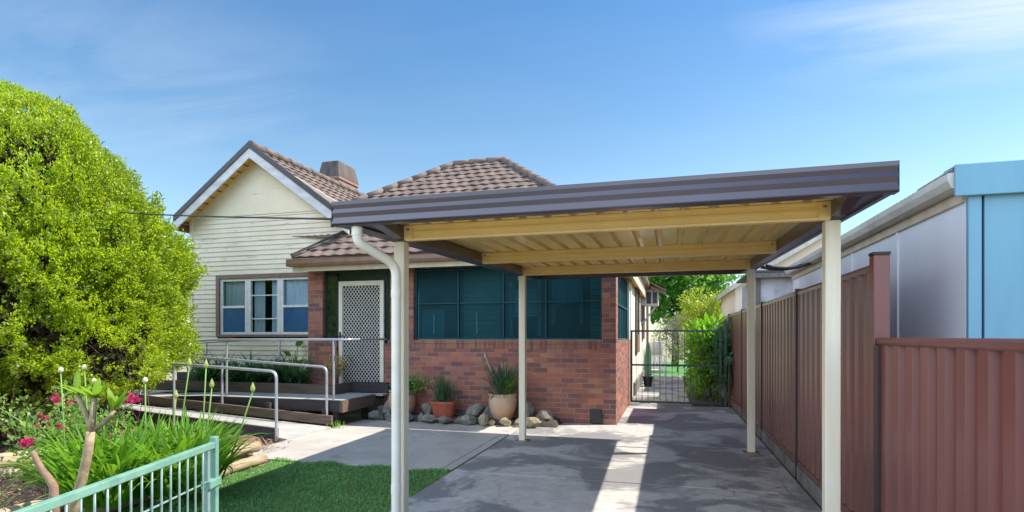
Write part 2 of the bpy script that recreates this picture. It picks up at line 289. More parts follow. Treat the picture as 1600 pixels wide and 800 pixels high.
K['frangi'] = G('frangipani_leaf', [(0.0, (0.14, 0.32, 0.03)), (1.0, (0.3, 0.46, 0.04))], 0.35, 0.5, 0.6, (0.4, 0.6, 0.04))
K['jade'] = G('jade_leaf', [(0.0, (0.25, 0.28, 0.06)), (0.7, (0.4, 0.36, 0.1)), (1.0, (0.48, 0.26, 0.12))], 0.4, 0.25)
K['tree_leaf'] = G('tree_leaf', [(0.0, (0.03, 0.11, 0.015)), (0.6, (0.07, 0.21, 0.025)), (1.0, (0.15, 0.32, 0.04))], 0.38, 0.45, 0.6)
K['yellow_leaf'] = G('lime_leaf', [(0.0, (0.15, 0.24, 0.015)), (0.6, (0.26, 0.36, 0.02)), (1.0, (0.4, 0.46, 0.06))], 0.4, 0.4, 0.6, (0.6, 0.7, 0.04))
K['grey_leaf'] = G('grey_leaf', [(0.0, (0.1, 0.12, 0.07)), (0.6, (0.2, 0.22, 0.13)), (1.0, (0.34, 0.33, 0.25))], 0.5, 0.25)
K['glossy_leaf'] = G('glossy_bush_leaf', [(0.0, (0.09, 0.25, 0.015)), (0.6, (0.17, 0.38, 0.02)), (1.0, (0.3, 0.5, 0.04))], 0.35, 0.5, 0.6, (0.3, 0.65, 0.03))
K['blue_leaf'] = G('blue_green_leaf', [(0.0, (0.08, 0.2, 0.14)), (1.0, (0.16, 0.32, 0.22))], 0.4, 0.25)
K['grass'] = G('lawn_blade', [(0.0, (0.10, 0.29, 0.09)), (0.6, (0.18, 0.43, 0.12)), (0.9, (0.28, 0.48, 0.12)), (1.0, (0.3, 0.26, 0.1))], 0.45, 0.35, 0.4, (0.25, 0.42, 0.03))
K['dry'] = G('dry_blade', [(0.0, (0.25, 0.2, 0.08)), (0.5, (0.32, 0.3, 0.1)), (1.0, (0.18, 0.26, 0.06))], 0.5, 0.3)
K['dry_leaf'] = plain('fallen_leaf', (0.33, 0.2, 0.11), (0.5, 0.42, 0.33), 0.8, scale=30)
K['ac_white'] = plain('aged_white_enamel', (0.66, 0.65, 0.66), (0.55, 0.53, 0.52), 0.45, scale=8)
K['awning'] = plain('rusty_brown_sheet', (0.23, 0.14, 0.1), (0.14, 0.085, 0.06), 0.7, scale=6)
K['tank'] = plain('white_tank', (0.72, 0.68, 0.66), (0.6, 0.55, 0.52), 0.5, scale=3)
K['far_wall'] = plain('pale_far_wall', (0.7, 0.76, 0.78), (0.62, 0.68, 0.7), 0.7)
K['far_roof'] = plain('pale_teal_roof', (0.42, 0.58, 0.62), (0.36, 0.5, 0.55), 0.6)

# ------------------------------------------------------------------ mesh builder
class B:
    def __init__(s): s.v = []; s.f = []; s.uv = None; s.smooth = False
    def add(s, vs, fs):
        o = len(s.v); s.v += [tuple(p) for p in vs]; s.f += [tuple(i + o for i in f) for f in fs]; return s
    def box(s, x0, x1, y0, y1, z0, z1):
        return s.add([(x0, y0, z0), (x1, y0, z0), (x1, y1, z0), (x0, y1, z0), (x0, y0, z1), (x1, y0, z1), (x1, y1, z1), (x0, y1, z1)],
                     [(0, 3, 2, 1), (4, 5, 6, 7), (0, 1, 5, 4), (1, 2, 6, 5), (2, 3, 7, 6), (3, 0, 4, 7)])
    def beam(s, a, b, wd, ht, up=(0, 0, 1)):
        a = Vector(a); b = Vector(b); d = (b - a).normalized(); up = Vector(up)
        r = d.cross(up).normalized() * wd / 2; u = r.cross(d).normalized() * ht / 2
        vs = [p + q for p in (a, b) for q in (-r - u, r - u, r + u, -r + u)]
        return s.add(vs, [(0, 3, 2, 1), (4, 5, 6, 7), (0, 1, 5, 4), (1, 2, 6, 5), (2, 3, 7, 6), (3, 0, 4, 7)])
    def tube(s, pts, r, n=10, r1=None, cap=True):
        pts = [Vector(p) for p in pts]
        if n >= 8 and not isinstance(r, (list, tuple)):          # keep long straight runs in short rings
            q = [pts[0]]
            for a_, c_ in zip(pts, pts[1:]):
                k_ = max(1, int((c_ - a_).length / 0.12)) if (c_ - a_).length > 0.25 else 1
                q += [a_.lerp(c_, i_ / k_) for i_ in range(1, k_ + 1)]
            if r1 is None: pts = q
        m = len(pts); vs = []; prev = None
        for i, p in enumerate(pts):
            d = (pts[min(i + 1, m - 1)] - pts[max(i - 1, 0)]).normalized()
            if prev is None:
                a = Vector((0, 0, 1)) if abs(d.z) < 0.9 else Vector((1, 0, 0)); x = d.cross(a).normalized()
            else: x = (prev - d * prev.dot(d)).normalized()
            prev = x; y = d.cross(x)
            rr = r[i] if isinstance(r, (list, tuple)) else (r if r1 is None else r + (r1 - r) * i / (m - 1))
            vs += [p + (x * math.cos(2 * math.pi * k / n) + y * math.sin(2 * math.pi * k / n)) * rr for k in range(n)]
        fs = [(i * n + k, i * n + (k + 1) % n, (i + 1) * n + (k + 1) % n, (i + 1) * n + k) for i in range(m - 1) for k in range(n)]
        if cap: fs += [tuple(range(n - 1, -1, -1)), tuple((m - 1) * n + k for k in range(n))]
        return s.add(vs, fs)
    def lathe(s, prof, c=(0, 0, 0), n=28):
        vs = [(c[0] + r * math.cos(2 * math.pi * k / n), c[1] + r * math.sin(2 * math.pi * k / n), c[2] + z) for r, z in prof for k in range(n)]
        m = len(prof)
        return s.add(vs, [(i * n + k, i * n + (k + 1) % n, (i + 1) * n + (k + 1) % n, (i + 1) * n + k) for i in range(m - 1) for k in range(n)])
    def extrude(s, prof, origin, axis, length, u, v, closed=True):
        # prof [(a,b)] in directions u,v, swept along axis
        o = Vector(origin); ax = Vector(axis).normalized() * length; u = Vector(u); v = Vector(v); n = len(prof)
        p0 = [o + u * a + v * b for a, b in prof]; vs = p0 + [p + ax for p in p0]
        fs = [(i, (i + 1) % n, (i + 1) % n + n, i + n) for i in range(n if closed else n - 1)]
        if closed: fs += [tuple(range(n - 1, -1, -1)), tuple(range(n, 2 * n))]
        return s.add(vs, fs)
    def poly(s, pts, thick=None):
        n = len(pts)
        if thick is None: return s.add(pts, [tuple(range(n))])
        t = Vector(thick); vs = [Vector(p) for p in pts]; vs += [p + t for p in vs]
        return s.add(vs, [tuple(range(n - 1, -1, -1)), tuple(range(n, 2 * n))] + [(i, (i + 1) % n, (i + 1) % n + n, i + n) for i in range(n)])

def finish(name, mesh, mat, parent):
    o = bpy.data.objects.new(name, mesh); COL.objects.link(o); mesh.materials.append(mat)
    if parent is not None: o.parent = parent
    return o
def wloc(o):
    p = Vector((0, 0, 0))
    while o is not None: p = p + Vector(o.location); o = o.parent
    return p
SPLIT = {'lower_pane', 'pane', 'curtain', 'collar', 'bracket', 'bolt', 'handle_or_glint', 'gutter_end', 'batten', 'stump', 'bearer', 'cane', 'strut',
         'eave_board', 'verge_trim', 'bargeboard', 'soffit', 'door_kerb', 'edge_beam', 'plinth', 'cover_strip', 'gutter', 'fascia', 'eave_lining', 'flower_stem', 'inner_boards', 'inner_sash', 'inner_blind'}
def islands(b):
    p = list(range(len(b.v)))
    def root(x):
        while p[x] != x: p[x] = p[p[x]]; x = p[x]
        return x
    for f in b.f:
        for q in f[1:]: p[root(q)] = root(f[0])
    groups = {}
    for f in b.f: groups.setdefault(root(f[0]), []).append(f)
    out = []
    for fs in groups.values():
        ids = sorted({i for f in fs for i in f}); m = {j: k for k, j in enumerate(ids)}
        out.append(B().add([b.v[i] for i in ids], [tuple(m[i] for i in f) for f in fs]))
    return out
def part(name, b, mat, parent=None, smooth=False, bevel=0, uv=False, recalc=True):
    if name in SPLIT and not (name == 'handle_or_glint' and mat == 'black'):
        pcs = islands(b)
        if len(pcs) > 1: return [one_part(name, q, mat, parent, smooth, bevel, uv, recalc) for q in pcs][0]
    return one_part(name, b, mat, parent, smooth, bevel, uv, recalc)
def one_part(name, b, mat, parent=None, smooth=False, bevel=0, uv=False, recalc=True):
    """world-coordinate builder -> one mesh object under its parent (roots are unrotated while building)"""
    off = wloc(parent) if parent is not None else Vector((0, 0, 0))
    me = bpy.data.meshes.new(name)
    me.from_pydata([(p[0] - off.x, p[1] - off.y, p[2] - off.z) for p in b.v], [], b.f)
    if recalc:
        import bmesh
        bm = bmesh.new(); bm.from_mesh(me); bmesh.ops.recalc_face_normals(bm, faces=bm.faces); bm.to_mesh(me); bm.free()
    me.update()
    if uv:
        l = me.uv_layers.new(name='uv')
        for p in me.polygons:
            n = p.normal
            for li in p.loop_indices:
                co = me.vertices[me.loops[li].vertex_index].co + off
                l.data[li].uv = (co.y, co.z) if abs(n.x) > max(abs(n.y), abs(n.z)) else ((co.x, co.z) if abs(n.y) >= abs(n.z) else (co.x, co.y))
    if smooth: me.polygons.foreach_set('use_smooth', [len(p.vertices) <= 4 for p in me.polygons])
    o = finish(name, me, K[mat] if isinstance(mat, str) else mat, parent)
    if bevel:
        md = o.modifiers.new('bevel', 'BEVEL'); md.width = bevel; md.segments = 2; md.limit_method = 'ANGLE'; md.angle_limit = R(40)
    return o
def npmesh(name, verts, faces, mat, parent=None, smooth=False):
    """numpy verts (n,3) world, faces (m,k)"""
    off = wloc(parent) if parent is not None else Vector((0, 0, 0))
    v = np.asarray(verts, dtype=np.float32) - np.array(off, dtype=np.float32); f = np.asarray(faces, dtype=np.int32); k = f.shape[1]
    me = bpy.data.meshes.new(name)
    me.vertices.add(len(v)); me.vertices.foreach_set('co', v.ravel())
    me.loops.add(f.size); me.loops.foreach_set('vertex_index', f.ravel())
    me.polygons.add(len(f)); me.polygons.foreach_set('loop_start', np.arange(0, f.size, k, dtype=np.int32))
    try: me.polygons.foreach_set('loop_total', np.full(len(f), k, dtype=np.int32))
    except Exception: pass
    me.update(calc_edges=True); me.validate()
    if smooth: me.polygons.foreach_set('use_smooth', [True] * len(me.polygons))
    return finish(name, me, K[mat] if isinstance(mat, str) else mat, parent)
def tag(o, label, cat, group=None):
    o['label'] = label; o['category'] = cat
    if group: o['group'] = group
    return o
def thing(name, loc, label, cat, group=None):
    o = bpy.data.objects.new(name, None); COL.objects.link(o); o.location = loc; o.empty_display_size = 0.2
    return tag(o, label, cat, group)
def kind(o, k): o['kind'] = k; return o
def copy_tree(src, parent=None):
    c = src.copy(); COL.objects.link(c)
    if parent is not None: c.parent = parent
    for ch in list(src.children): copy_tree(ch, c)
    return c

# ------------------------------------------------------------------ foliage helpers (numpy)
def unit(a): return a / np.maximum(np.linalg.norm(a, axis=-1, keepdims=True), 1e-9)
def rand_dirs(n): return unit(rng.normal(size=(n, 3)))
def leaf_quads(pos, d, length, width, fold=0.25, normal=None):
    """diamond leaves at pos along d"""
    n = len(pos); d = unit(d)
    r = normal if normal is not None else rand_dirs(n)
    s = unit(np.cross(d, r)); nn = np.cross(s, d)
    L = (length * (0.7 + 0.6 * rng.random(n)))[:, None]; W = (width * (0.7 + 0.6 * rng.random(n)))[:, None]
    a = pos; b = pos + d * L * 0.5 + s * W * 0.5 + nn * W * fold; c = pos + d * L; e = pos + d * L * 0.5 - s * W * 0.5 + nn * W * fold
    v = np.stack([a, b, c, e], 1).reshape(-1, 3); f = np.arange(n * 4).reshape(n, 4)
    return v, f
def ribbons(base, az, length, lean, droop, width, seg=6, twist=0.0):
    """strap leaves: arrays of n; lean = start angle from vertical, droop = added angle by the tip"""
    n = len(base); t = np.linspace(0, 1, seg + 1)
    ang = lean[:, None] + droop[:, None] * t[None] ** 1.5
    step = (length / seg)[:, None]
    h = np.cumsum(np.sin(ang) * step, 1) - np.sin(ang[:, :1]) * step; z = np.cumsum(np.cos(ang) * step, 1) - np.cos(ang[:, :1]) * step
    dx, dy = np.cos(az)[:, None], np.sin(az)[:, None]
    P = np.stack([base[:, :1] + h * dx, base[:, 1:2] + h * dy, base[:, 2:3] + z], -1)
    prof = np.interp(t, [0, 0.15, 0.6, 1], [0.65, 0.9, 1.0, 0.06])
    ta = az + twist * rng.normal(size=n)
    side = np.stack([-np.sin(ta), np.cos(ta), 0.15 * rng.normal(size=n)], -1)
    Wd = (width[:, None] * prof[None])[..., None] * 0.5 * side[:, None, :]
    v = np.stack([P - Wd, P + Wd], 2).reshape(n, (seg + 1) * 2, 3)
    k = np.arange(seg)
    fq = np.stack([2 * k, 2 * k + 1, 2 * k + 3, 2 * k + 2], -1)
    f = (fq[None] + (np.arange(n) * (seg + 1) * 2)[:, None, None]).reshape(-1, 4)
    return v.reshape(-1, 3), f
def merge(*vf):
    vs, fs, o = [], [], 0
    for v, f in vf: vs.append(v); fs.append(f + o); o += len(v)
    return np.concatenate(vs), np.concatenate(fs)
def clump_leaves(center, nl, rmin, rmax, length, width, up=0.3, flat=1.0):
    d = rand_dirs(nl); rr = rmin + (rmax - rmin) * rng.random(nl) ** 0.5
    p = np.array(center) + d * rr[:, None] * np.array([1, 1, flat])
    dd = unit(d + 0.6 * rand_dirs(nl) + np.array([0, 0, up]))
    return leaf_quads(p, dd, length, width)
def crown(centers, radii, per, length, width, up=0.2, flat=0.85):
    return merge(*[clump_leaves(c, per, r * 0.25, r, length, width, up, flat) for c, r in zip(centers, radii)])
def ellipsoid_centers(c, r, n, shell=0.55):
    d = rand_dirs(n); t = shell + (1 - shell) * rng.random(n)
    return np.array(c) + d * t[:, None] * np.array(r)

# ================================================================== SETTING
gb = B(); gb.add([(-400, -400, -0.05), (400, -400, -0.05), (400, 400, -0.05), (-400, 400, -0.05)], [(0, 1, 2, 3)])
kind(part('ground', gb, 'ground'), 'structure')
# driveway slabs with open joints, path slabs
db = B()
for x0, x1, y0, y1 in ((-2.32, 1.27, -3.9, 1.59), (-2.32, 1.27, 1.61, 5.835), (-2.32, 1.27, 5.86, 9.59), (-0.85, 1.27, 9.602, 12.6), (-0.85, 0.45, 12.61, 17.0), (-0.85, 0.45, 17.01, 22.0)):
    db.box(x0, x1, y0, y1, -0.1, 0.0)
kind(part('driveway', db, 'concrete', bevel=0.006), 'structure')
pb = B()
for x0, x1, y0, y1 in ((-5.3, -2.47, 5.8, 9.0), (-2.462, -2.34, 5.8, 9.58)):
    pb.box(x0, x1, y0, y1, -0.1, 0.004)
kind(part('path', pb, 'path', bevel=0.006), 'structure')
lb = B(); lb.box(-4.62, -2.34, -2.0, 5.78, -0.1, -0.02)
kind(part('lawn', lb, 'lawn'), 'structure')
# lawn blades: one mass
n = 52000
bx = rng.uniform(-4.6, -2.31, n); by = rng.uniform(2.6, 5.83, n)
keep = (bx < -2.335) | (rng.random(n) < 0.4)
bx, by = bx[keep], by[keep]; n = len(bx)
edge = np.minimum(1, 0.55 + 0.45 * rng.random(n))
v, f = ribbons(np.stack([bx, by, np.full(n, -0.02)], 1), rng.uniform(0, 6.28, n), edge * rng.uniform(0.026, 0.05, n), rng.uniform(0.3, 1.2, n), rng.uniform(0.2, 0.9, n), rng.uniform(0.005, 0.009, n), 2)
ne = 5200
ex = np.where(rng.random(ne) < 0.55, rng.uniform(-4.6, -2.3, ne), -2.345 + rng.normal(0, 0.01, ne)); side_ = ex < -2.36
ey = np.where(side_, 5.79 + rng.normal(0, 0.016, ne), rng.uniform(2.6, 5.8, ne))
clumpy = 0.5 + 0.5 * np.sin(ex * 9 + np.sin(ey * 5) * 2) * np.sin(ey * 7.7 + 1); kp = rng.random(ne) < clumpy * 0.9 + 0.1
ex, ey, cl_ = ex[kp], ey[kp], clumpy[kp]; ne = len(ex)
ve, fe = ribbons(np.stack([ex, ey, np.full(ne, -0.01)], 1), np.where(side_[kp], rng.normal(1.57, 0.9, ne), rng.normal(0, 0.9, ne)), np.where(side_[kp], 1.0, 0.55) * (0.025 + 0.03 * cl_) * rng.uniform(0.6, 1.2, ne), rng.uniform(0.1, 0.8, ne), rng.uniform(0.4, 1.3, ne), rng.uniform(0.0035, 0.007, ne), 3)
# long loose runners and taller tufts in the lawn
nt_ = 5000; tx_, ty_ = rng.uniform(-4.6, -2.4, nt_), rng.uniform(2.6, 5.7, nt_); kk = np.sin(tx_ * 5 + 1) * np.sin(ty_ * 6) + np.sin(tx_ * 11 + ty_ * 9) > 0.55; tx_, ty_ = tx_[kk], ty_[kk]; nt_ = len(tx_)
vt, ft_ = ribbons(np.stack([tx_, ty_, np.full(nt_, -0.02)], 1), rng.uniform(0, 6.28, nt_), rng.uniform(0.05, 0.075, nt_), rng.uniform(0.3, 1.2, nt_), rng.uniform(0.3, 1.2, nt_), rng.uniform(0.004, 0.008, nt_), 2)
v, f = merge((v, f), (vt, ft_)) 
v, f = merge((v, f), (ve, fe))
gr = npmesh('lawn_grass', v, f, 'grass'); kind(gr, 'stuff'); gr['label'] = 'short green lawn between driveway and log edging'; gr['category'] = 'grass'
fb = B(); fb.box(-30, 30, -6.2, -3.92, -0.1, -0.004)
kind(part('footpath', fb, 'path'), 'structure')
ro = B(); ro.box(-60, 60, -16, -8.2, -0.2, -0.04)
kind(part('road', ro, plain('asphalt', (0.06, 0.06, 0.062), (0.045, 0.045, 0.047), 0.9, scale=4)), 'structure')
# garden beds
def rough_sheet(name, x0, x1, y0, y1, z, amp, mat, nx=40, ny=40, side=0.12):
    xs = np.linspace(x0, x1, nx); ys = np.linspace(y0, y1, ny); X, Y = np.meshgrid(xs, ys, indexing='ij')
    Z = z + amp * (0.5 * np.sin(X * 3.1 + Y * 1.7) * np.sin(Y * 2.3 - X) + 0.5 * rng.normal(size=X.shape))
    Z[0, :] = Z[-1, :] = z - side; Z[:, 0] = Z[:, -1] = z - side
    v = np.stack([X, Y, Z], -1).reshape(-1, 3); i = np.arange(nx - 1)[:, None] * ny + np.arange(ny - 1)[None]
    f = np.stack([i, i + ny, i + ny + 1, i + 1], -1).reshape(-1, 4)
    return kind(npmesh(name, v, f, mat, smooth=True), 'structure')
rough_sheet('garden_bed', -12.5, -4.72, 2.2, 5.78, 0.07, 0.025, 'soil', 110, 60)
rough_sheet('garden_bed', -12.5, -5.52, 5.70, 6.82, 0.065, 0.02, 'soil', 90, 18)
rough_sheet('pot_bed', -5.05, -1.75, 9.02, 9.585, 0.07, 0.03, 'dark_soil', 50, 12)
rough_sheet('planter_bed', -10.3, -6.9, 9.003, 9.9, 0.53, 0.03, 'dark_soil', 40, 8)
rough_sheet('side_bed', 0.47, 1.28, 12.75, 22.0, 0.03, 0.02, 'dark_soil', 12, 60)
yb = B(); yb.box(-1.6, 4, 22.02, 34, -0.1, 0.0)
kind(part('back_lawn', yb, K['grass']), 'structure')

# ================================================================== HOUSE
house = thing('house', (-4, 9.6, 0), 'single storey red brick and cream weatherboard house with brown tiled roof behind the carport', 'house')
WY, PX0, PX1 = 9.6, -6.86, -0.86
b = B()
b.box(-5.19, PX1, WY, WY + 0.23, -0.05, 1.36)             # under the big window
b.box(PX0, -6.53, WY, WY + 0.23, -0.05, 2.78)             # left pier
b.box(-6.53, -6.22, WY, WY + 0.23, -0.05, 1.42)           # under left sidelight
b.box(-5.07, -4.59, WY, WY + 0.23, 1.36, 2.78)            # pier right of the door
b.box(-1.10, PX1, WY, WY + 0.23, 1.36, 2.78)              # right pier
b.box(PX1 - 0.23, PX1, WY + 0.23, 13.25, -0.05, 1.42)     # side wall
b.box(PX1 - 0.23, PX1, WY + 0.23, 9.98, 1.42, 2.78)
b.box(PX0, PX0 + 0.23, WY + 0.23, 9.93, -0.05, 2.78)
part('brick_wall', b, 'brick', house, uv=True)
b = B(); b.box(-4.588, -1.102, WY - 0.012, WY + 0.20, 1.362, 1.43); b.box(-4.8, -1.102, WY - 0.004, WY + 0.002, 1.27, 1.36)
part('brick_sill', b, 'brick_sill', house, uv=True)
# big tinted screen window
win = part('window', B().poly([(-4.588, WY + 0.09, 1.432), (-1.102, WY + 0.09, 1.432), (-1.102, WY + 0.09, 2.76), (-4.588, WY + 0.09, 2.76)]), 'teal', house, recalc=False)
b = B()
for x in (-4.565, -3.72, -2.86, -2.08, -1.125): b.box(x - 0.014, x + 0.014, WY + 0.055, WY + 0.084, 1.435, 2.755)
for z in (1.455, 2.10, 2.72):
    for xa, xb in ((-4.543, -3.742), (-3.698, -2.882), (-2.838, -2.102), (-2.058, -1.147)): b.box(xa, xb, WY + 0.057, WY + 0.082, z - 0.012, z + 0.012)
part('frame', b, 'teal_frame', win, bevel=0.004)
b = B()
for x in (-4.2, -3.36): b.box(x - 0.005, x + 0.005, WY + 0.065, WY + 0.083, 1.54, 1.92)
part('handle_or_glint', b, 'teal_lit', win)  # thin pale strips drawn as highlights on the screen
# what shows dimly behind the tinted screen: boarded back wall, inner sashes
b = B()
for i in range(12):
    z = 1.47 + i * 0.105; b.box(-3.66, -2.95, WY + 0.19, WY + 0.20, z, z + 0.098); b.box(-1.32, -1.12, WY + 0.19, WY + 0.20, z, z + 0.098)
for q in (0, 1): one_part('inner_boards', B().add(sum([p.v for p in islands(b)[q::2]], []), [tuple(i + 8 * k for i in f) for k, p in enumerate(islands(b)[q::2]) for f in p.f]), 'board', win)
b = B().box(-2.0, -1.45, WY + 0.19, WY + 0.20, 2.06, 2.10).box(-2.0, -1.94, WY + 0.19, WY + 0.20, 1.7, 2.6).box(-1.5, -1.45, WY + 0.19, WY + 0.20, 1.7, 2.6).box(-2.0, -1.45, WY + 0.19, WY + 0.20, 2.6, 2.65).box(-2.78, -2.2, WY + 0.19, WY + 0.20, 1.85, 1.89).box(-2.78, -2.72, WY + 0.19, WY + 0.20, 1.5, 2.5).box(-2.25, -2.2, WY + 0.19, WY + 0.20, 1.5, 2.5).box(-2.78, -2.2, WY + 0.19, WY + 0.20, 2.28, 2.34).box(-4.5, -4.05, WY + 0.19, WY + 0.20, 1.44, 2.0)
part('inner_sash', b, 'white', win)
part('inner_blind', B().box(-1.93, -1.51, WY + 0.205, WY + 0.21, 2.11, 2.59).box(-2.7, -2.26, WY + 0.205, WY + 0.21, 1.9, 2.27), 'curtain', win)
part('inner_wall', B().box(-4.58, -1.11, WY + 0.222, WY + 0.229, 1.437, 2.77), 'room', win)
# front door with sidelights in dark surround
b = B()
b.box(-6.528, -5.072, WY + 0.10, WY + 0.13, 1.425, 2.78); b.box(-6.218, -5.192, WY + 0.10, WY + 0.13, 0.3, 1.424)
part('door_surround', b, 'dark_green', house)
for x0, x1 in ((-6.49, -6.26), (-5.16, -5.08)):
    sw = part('sidelight', B().box(x0, x1, WY + 0.085, WY + 0.098, 1.5, 2.66), 'side_glass', house)
    part('frame', B().box(x0 - 0.025, x0 - 0.002, WY + 0.07, WY + 0.098, 1.46, 2.7).box(x1 + 0.002, x1 + 0.025, WY + 0.07, WY + 0.098, 1.46, 2.7).box(x0 - 0.025, x1 + 0.025, WY + 0.07, WY + 0.098, 2.662, 2.7).box(x0 - 0.025, x1 + 0.025, WY + 0.07, WY + 0.098, 1.46, 1.498), 'dark_green', sw)
DX0, DX1, DZ0, DZ1 = -6.19, -5.22, 0.44, 2.56
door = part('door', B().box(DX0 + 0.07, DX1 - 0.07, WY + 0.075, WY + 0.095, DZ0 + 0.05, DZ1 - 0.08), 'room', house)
b = B().box(DX0, DX0 + 0.08, WY + 0.02, WY + 0.07, DZ0, DZ1).box(DX1 - 0.08, DX1, WY + 0.02, WY + 0.07, DZ0, DZ1).box(DX0 + 0.08, DX1 - 0.08, WY + 0.02, WY + 0.07, DZ1 - 0.09, DZ1).box(DX0 + 0.08, DX1 - 0.08, WY + 0.02, WY + 0.07, DZ0, DZ0 + 0.07)
part('frame', b, 'door_cream', door, bevel=0.006)
gx0, gx1, gz0, gz1 = DX0 + 0.08, DX1 - 0.08, DZ0 + 0.07, DZ1 - 0.09
b = B(); sp = 0.088
def clipline(c, s):                                     # z = c + 1.25*s*(x-gx0)
    k = 1.25 * s; pts = []
    xa, xb = gx0, gx1
    za, zb = c, c + k * (gx1 - gx0)
    lo, hi = gz0, gz1
    def xat(z): return gx0 + (z - c) / k
    ts = sorted([xat(lo), xat(hi)]); xa = max(xa, ts[0]); xb = min(xb, ts[1])
    if xb - xa < 0.02: return None
    return (xa, c + k * (xa - gx0)), (xb, c + k * (xb - gx0))
for s in (1, -1):
    for i in range(-16, 40):
        r = clipline(gz0 + i * sp, s)
        if r: b.beam((r[0][0], WY + 0.045 + 0.003 * s, r[0][1]), (r[1][0], WY + 0.045 + 0.003 * s, r[1][1]), 0.0055, 0.0095, (0, 0, 1))
part('grille', b, 'mesh_white', door)
part('handle_or_glint', B().box(DX0 + 0.025, DX0 + 0.055, WY + 0.0, WY + 0.019, 1.42, 1.58).box(DX0 + 0.03, DX0 + 0.13, WY - 0.03, WY - 0.005, 1.49, 1.51), 'black', door, bevel=0.004)
# side of the enclosed porch: screens in sun-lightened teal, then rendered wall
sw = part('side_window', B().box(PX1 - 0.1, PX1 - 0.08, 9.985, 13.0, 1.43, 2.74), 'teal_lit', house)
b = B()
for y in (10.0, 10.5, 11.0, 11.5, 12.0, 12.5, 12.98): b.box(PX1 - 0.079, PX1 - 0.05, y - 0.018, y + 0.018, 1.45, 2.72)
b.box(PX1 - 0.079, PX1 - 0.052, 9.99, 12.99, 2.08, 2.12)
part('frame', b, 'teal_frame', sw)
b = B(); b.box(PX1 - 0.23, PX1 + 0.02, 13.252, 13.45, -0.05, 3.0); b.box(PX1 - 0.23, PX1 - 0.01, 13.452, 28, -0.05, 3.3); b.box(PX1 - 0.2, PX1 - 0.004, 13.005, 13.25, 1.422, 2.78)
part('rendered_wall', b, 'render', house)
part('stone_base', B().box(PX1 - 0.008, PX1 + 0.05, 14.5, 27, -0.05, 0.32), 'plinth', house, bevel=0.01)
for y0, y1, z0, z1 in ((15.3, 16.5, 1.55, 2.75), (19.1, 20.2, 1.9, 2.9), (23, 24, 1.6, 2.7)):
    wn = part('window', B().box(PX1 - 0.04, PX1 + 0.0, y0, y1, z0, z1), 'teal_lit', house)
    part('frame', B().box(PX1 - 0.02, PX1 + 0.05, y0 - 0.09, y0, z0 - 0.5, z1 + 0.09).box(PX1 - 0.02, PX1 + 0.05, y1, y1 + 0.09, z0 - 0.5, z1 + 0.09).box(PX1 - 0.02, PX1 + 0.05, y0, y1, z1, z1 + 0.09).box(PX1 - 0.02, PX1 + 0.06, y0, y1, z0 - 0.5, z0 - 0.001), 'brown_frame', wn)
# weatherboard gable wing
GY, GX0, GX1, GXM = 9.93, -10.04, -6.2, -8.27
WX0, WX1, WZ0, WZ1 = -9.34, -6.72, 1.48, 2.80
b = B(); z = 0.1
while z < 4.04:
    z1 = min(z + 0.1, 4.06)
    segs = [(GX0, GX1)]
    if z1 > WZ0 + 0.01 and z < WZ1 - 0.01: segs = [(GX0, WX0), (WX1, GX1)]
    for xa, xb in segs:
        b.extrude([(0, 0), (-0.022, 0.0), (-0.024, 0.006), (-0.006, z1 - z), (0.03, z1 - z), (0.03, 0)], (xa, GY, z), (1, 0, 0), xb - xa, (0, 1, 0), (0, 0, 1))
    z = z1
b.box(GX0, GX0 + 0.1, GY + 0.04, 20, 0.1, 4.05)
part('weatherboard_wall', b, 'board', house)
part('corner_board', B().box(GX0 - 0.02, GX0 + 0.06, GY - 0.03, GY + 0.06, 0.1, 4.05), 'board', house, bevel=0.004)
sl_ = 0.729; RZ = 5.40
def wroof(x): return RZ - sl_ * abs(x - GXM)
b = B(); b.poly([(GX0, GY, 4.06), (GX1, GY, 4.06), (GX1, GY, wroof(GX1) - 0.02 if wroof(GX1) > 4.08 else 4.07), (GXM, GY, RZ - 0.1), (GX0, GY, wroof(GX0) + 0.01)], (0, 0.05, 0))
part('gable_panel', b, 'gable', house)
part('gable_trim', B().box(GX0, GX1, GY - 0.03, GY - 0.003, 4.045, 4.085), 'board', house)
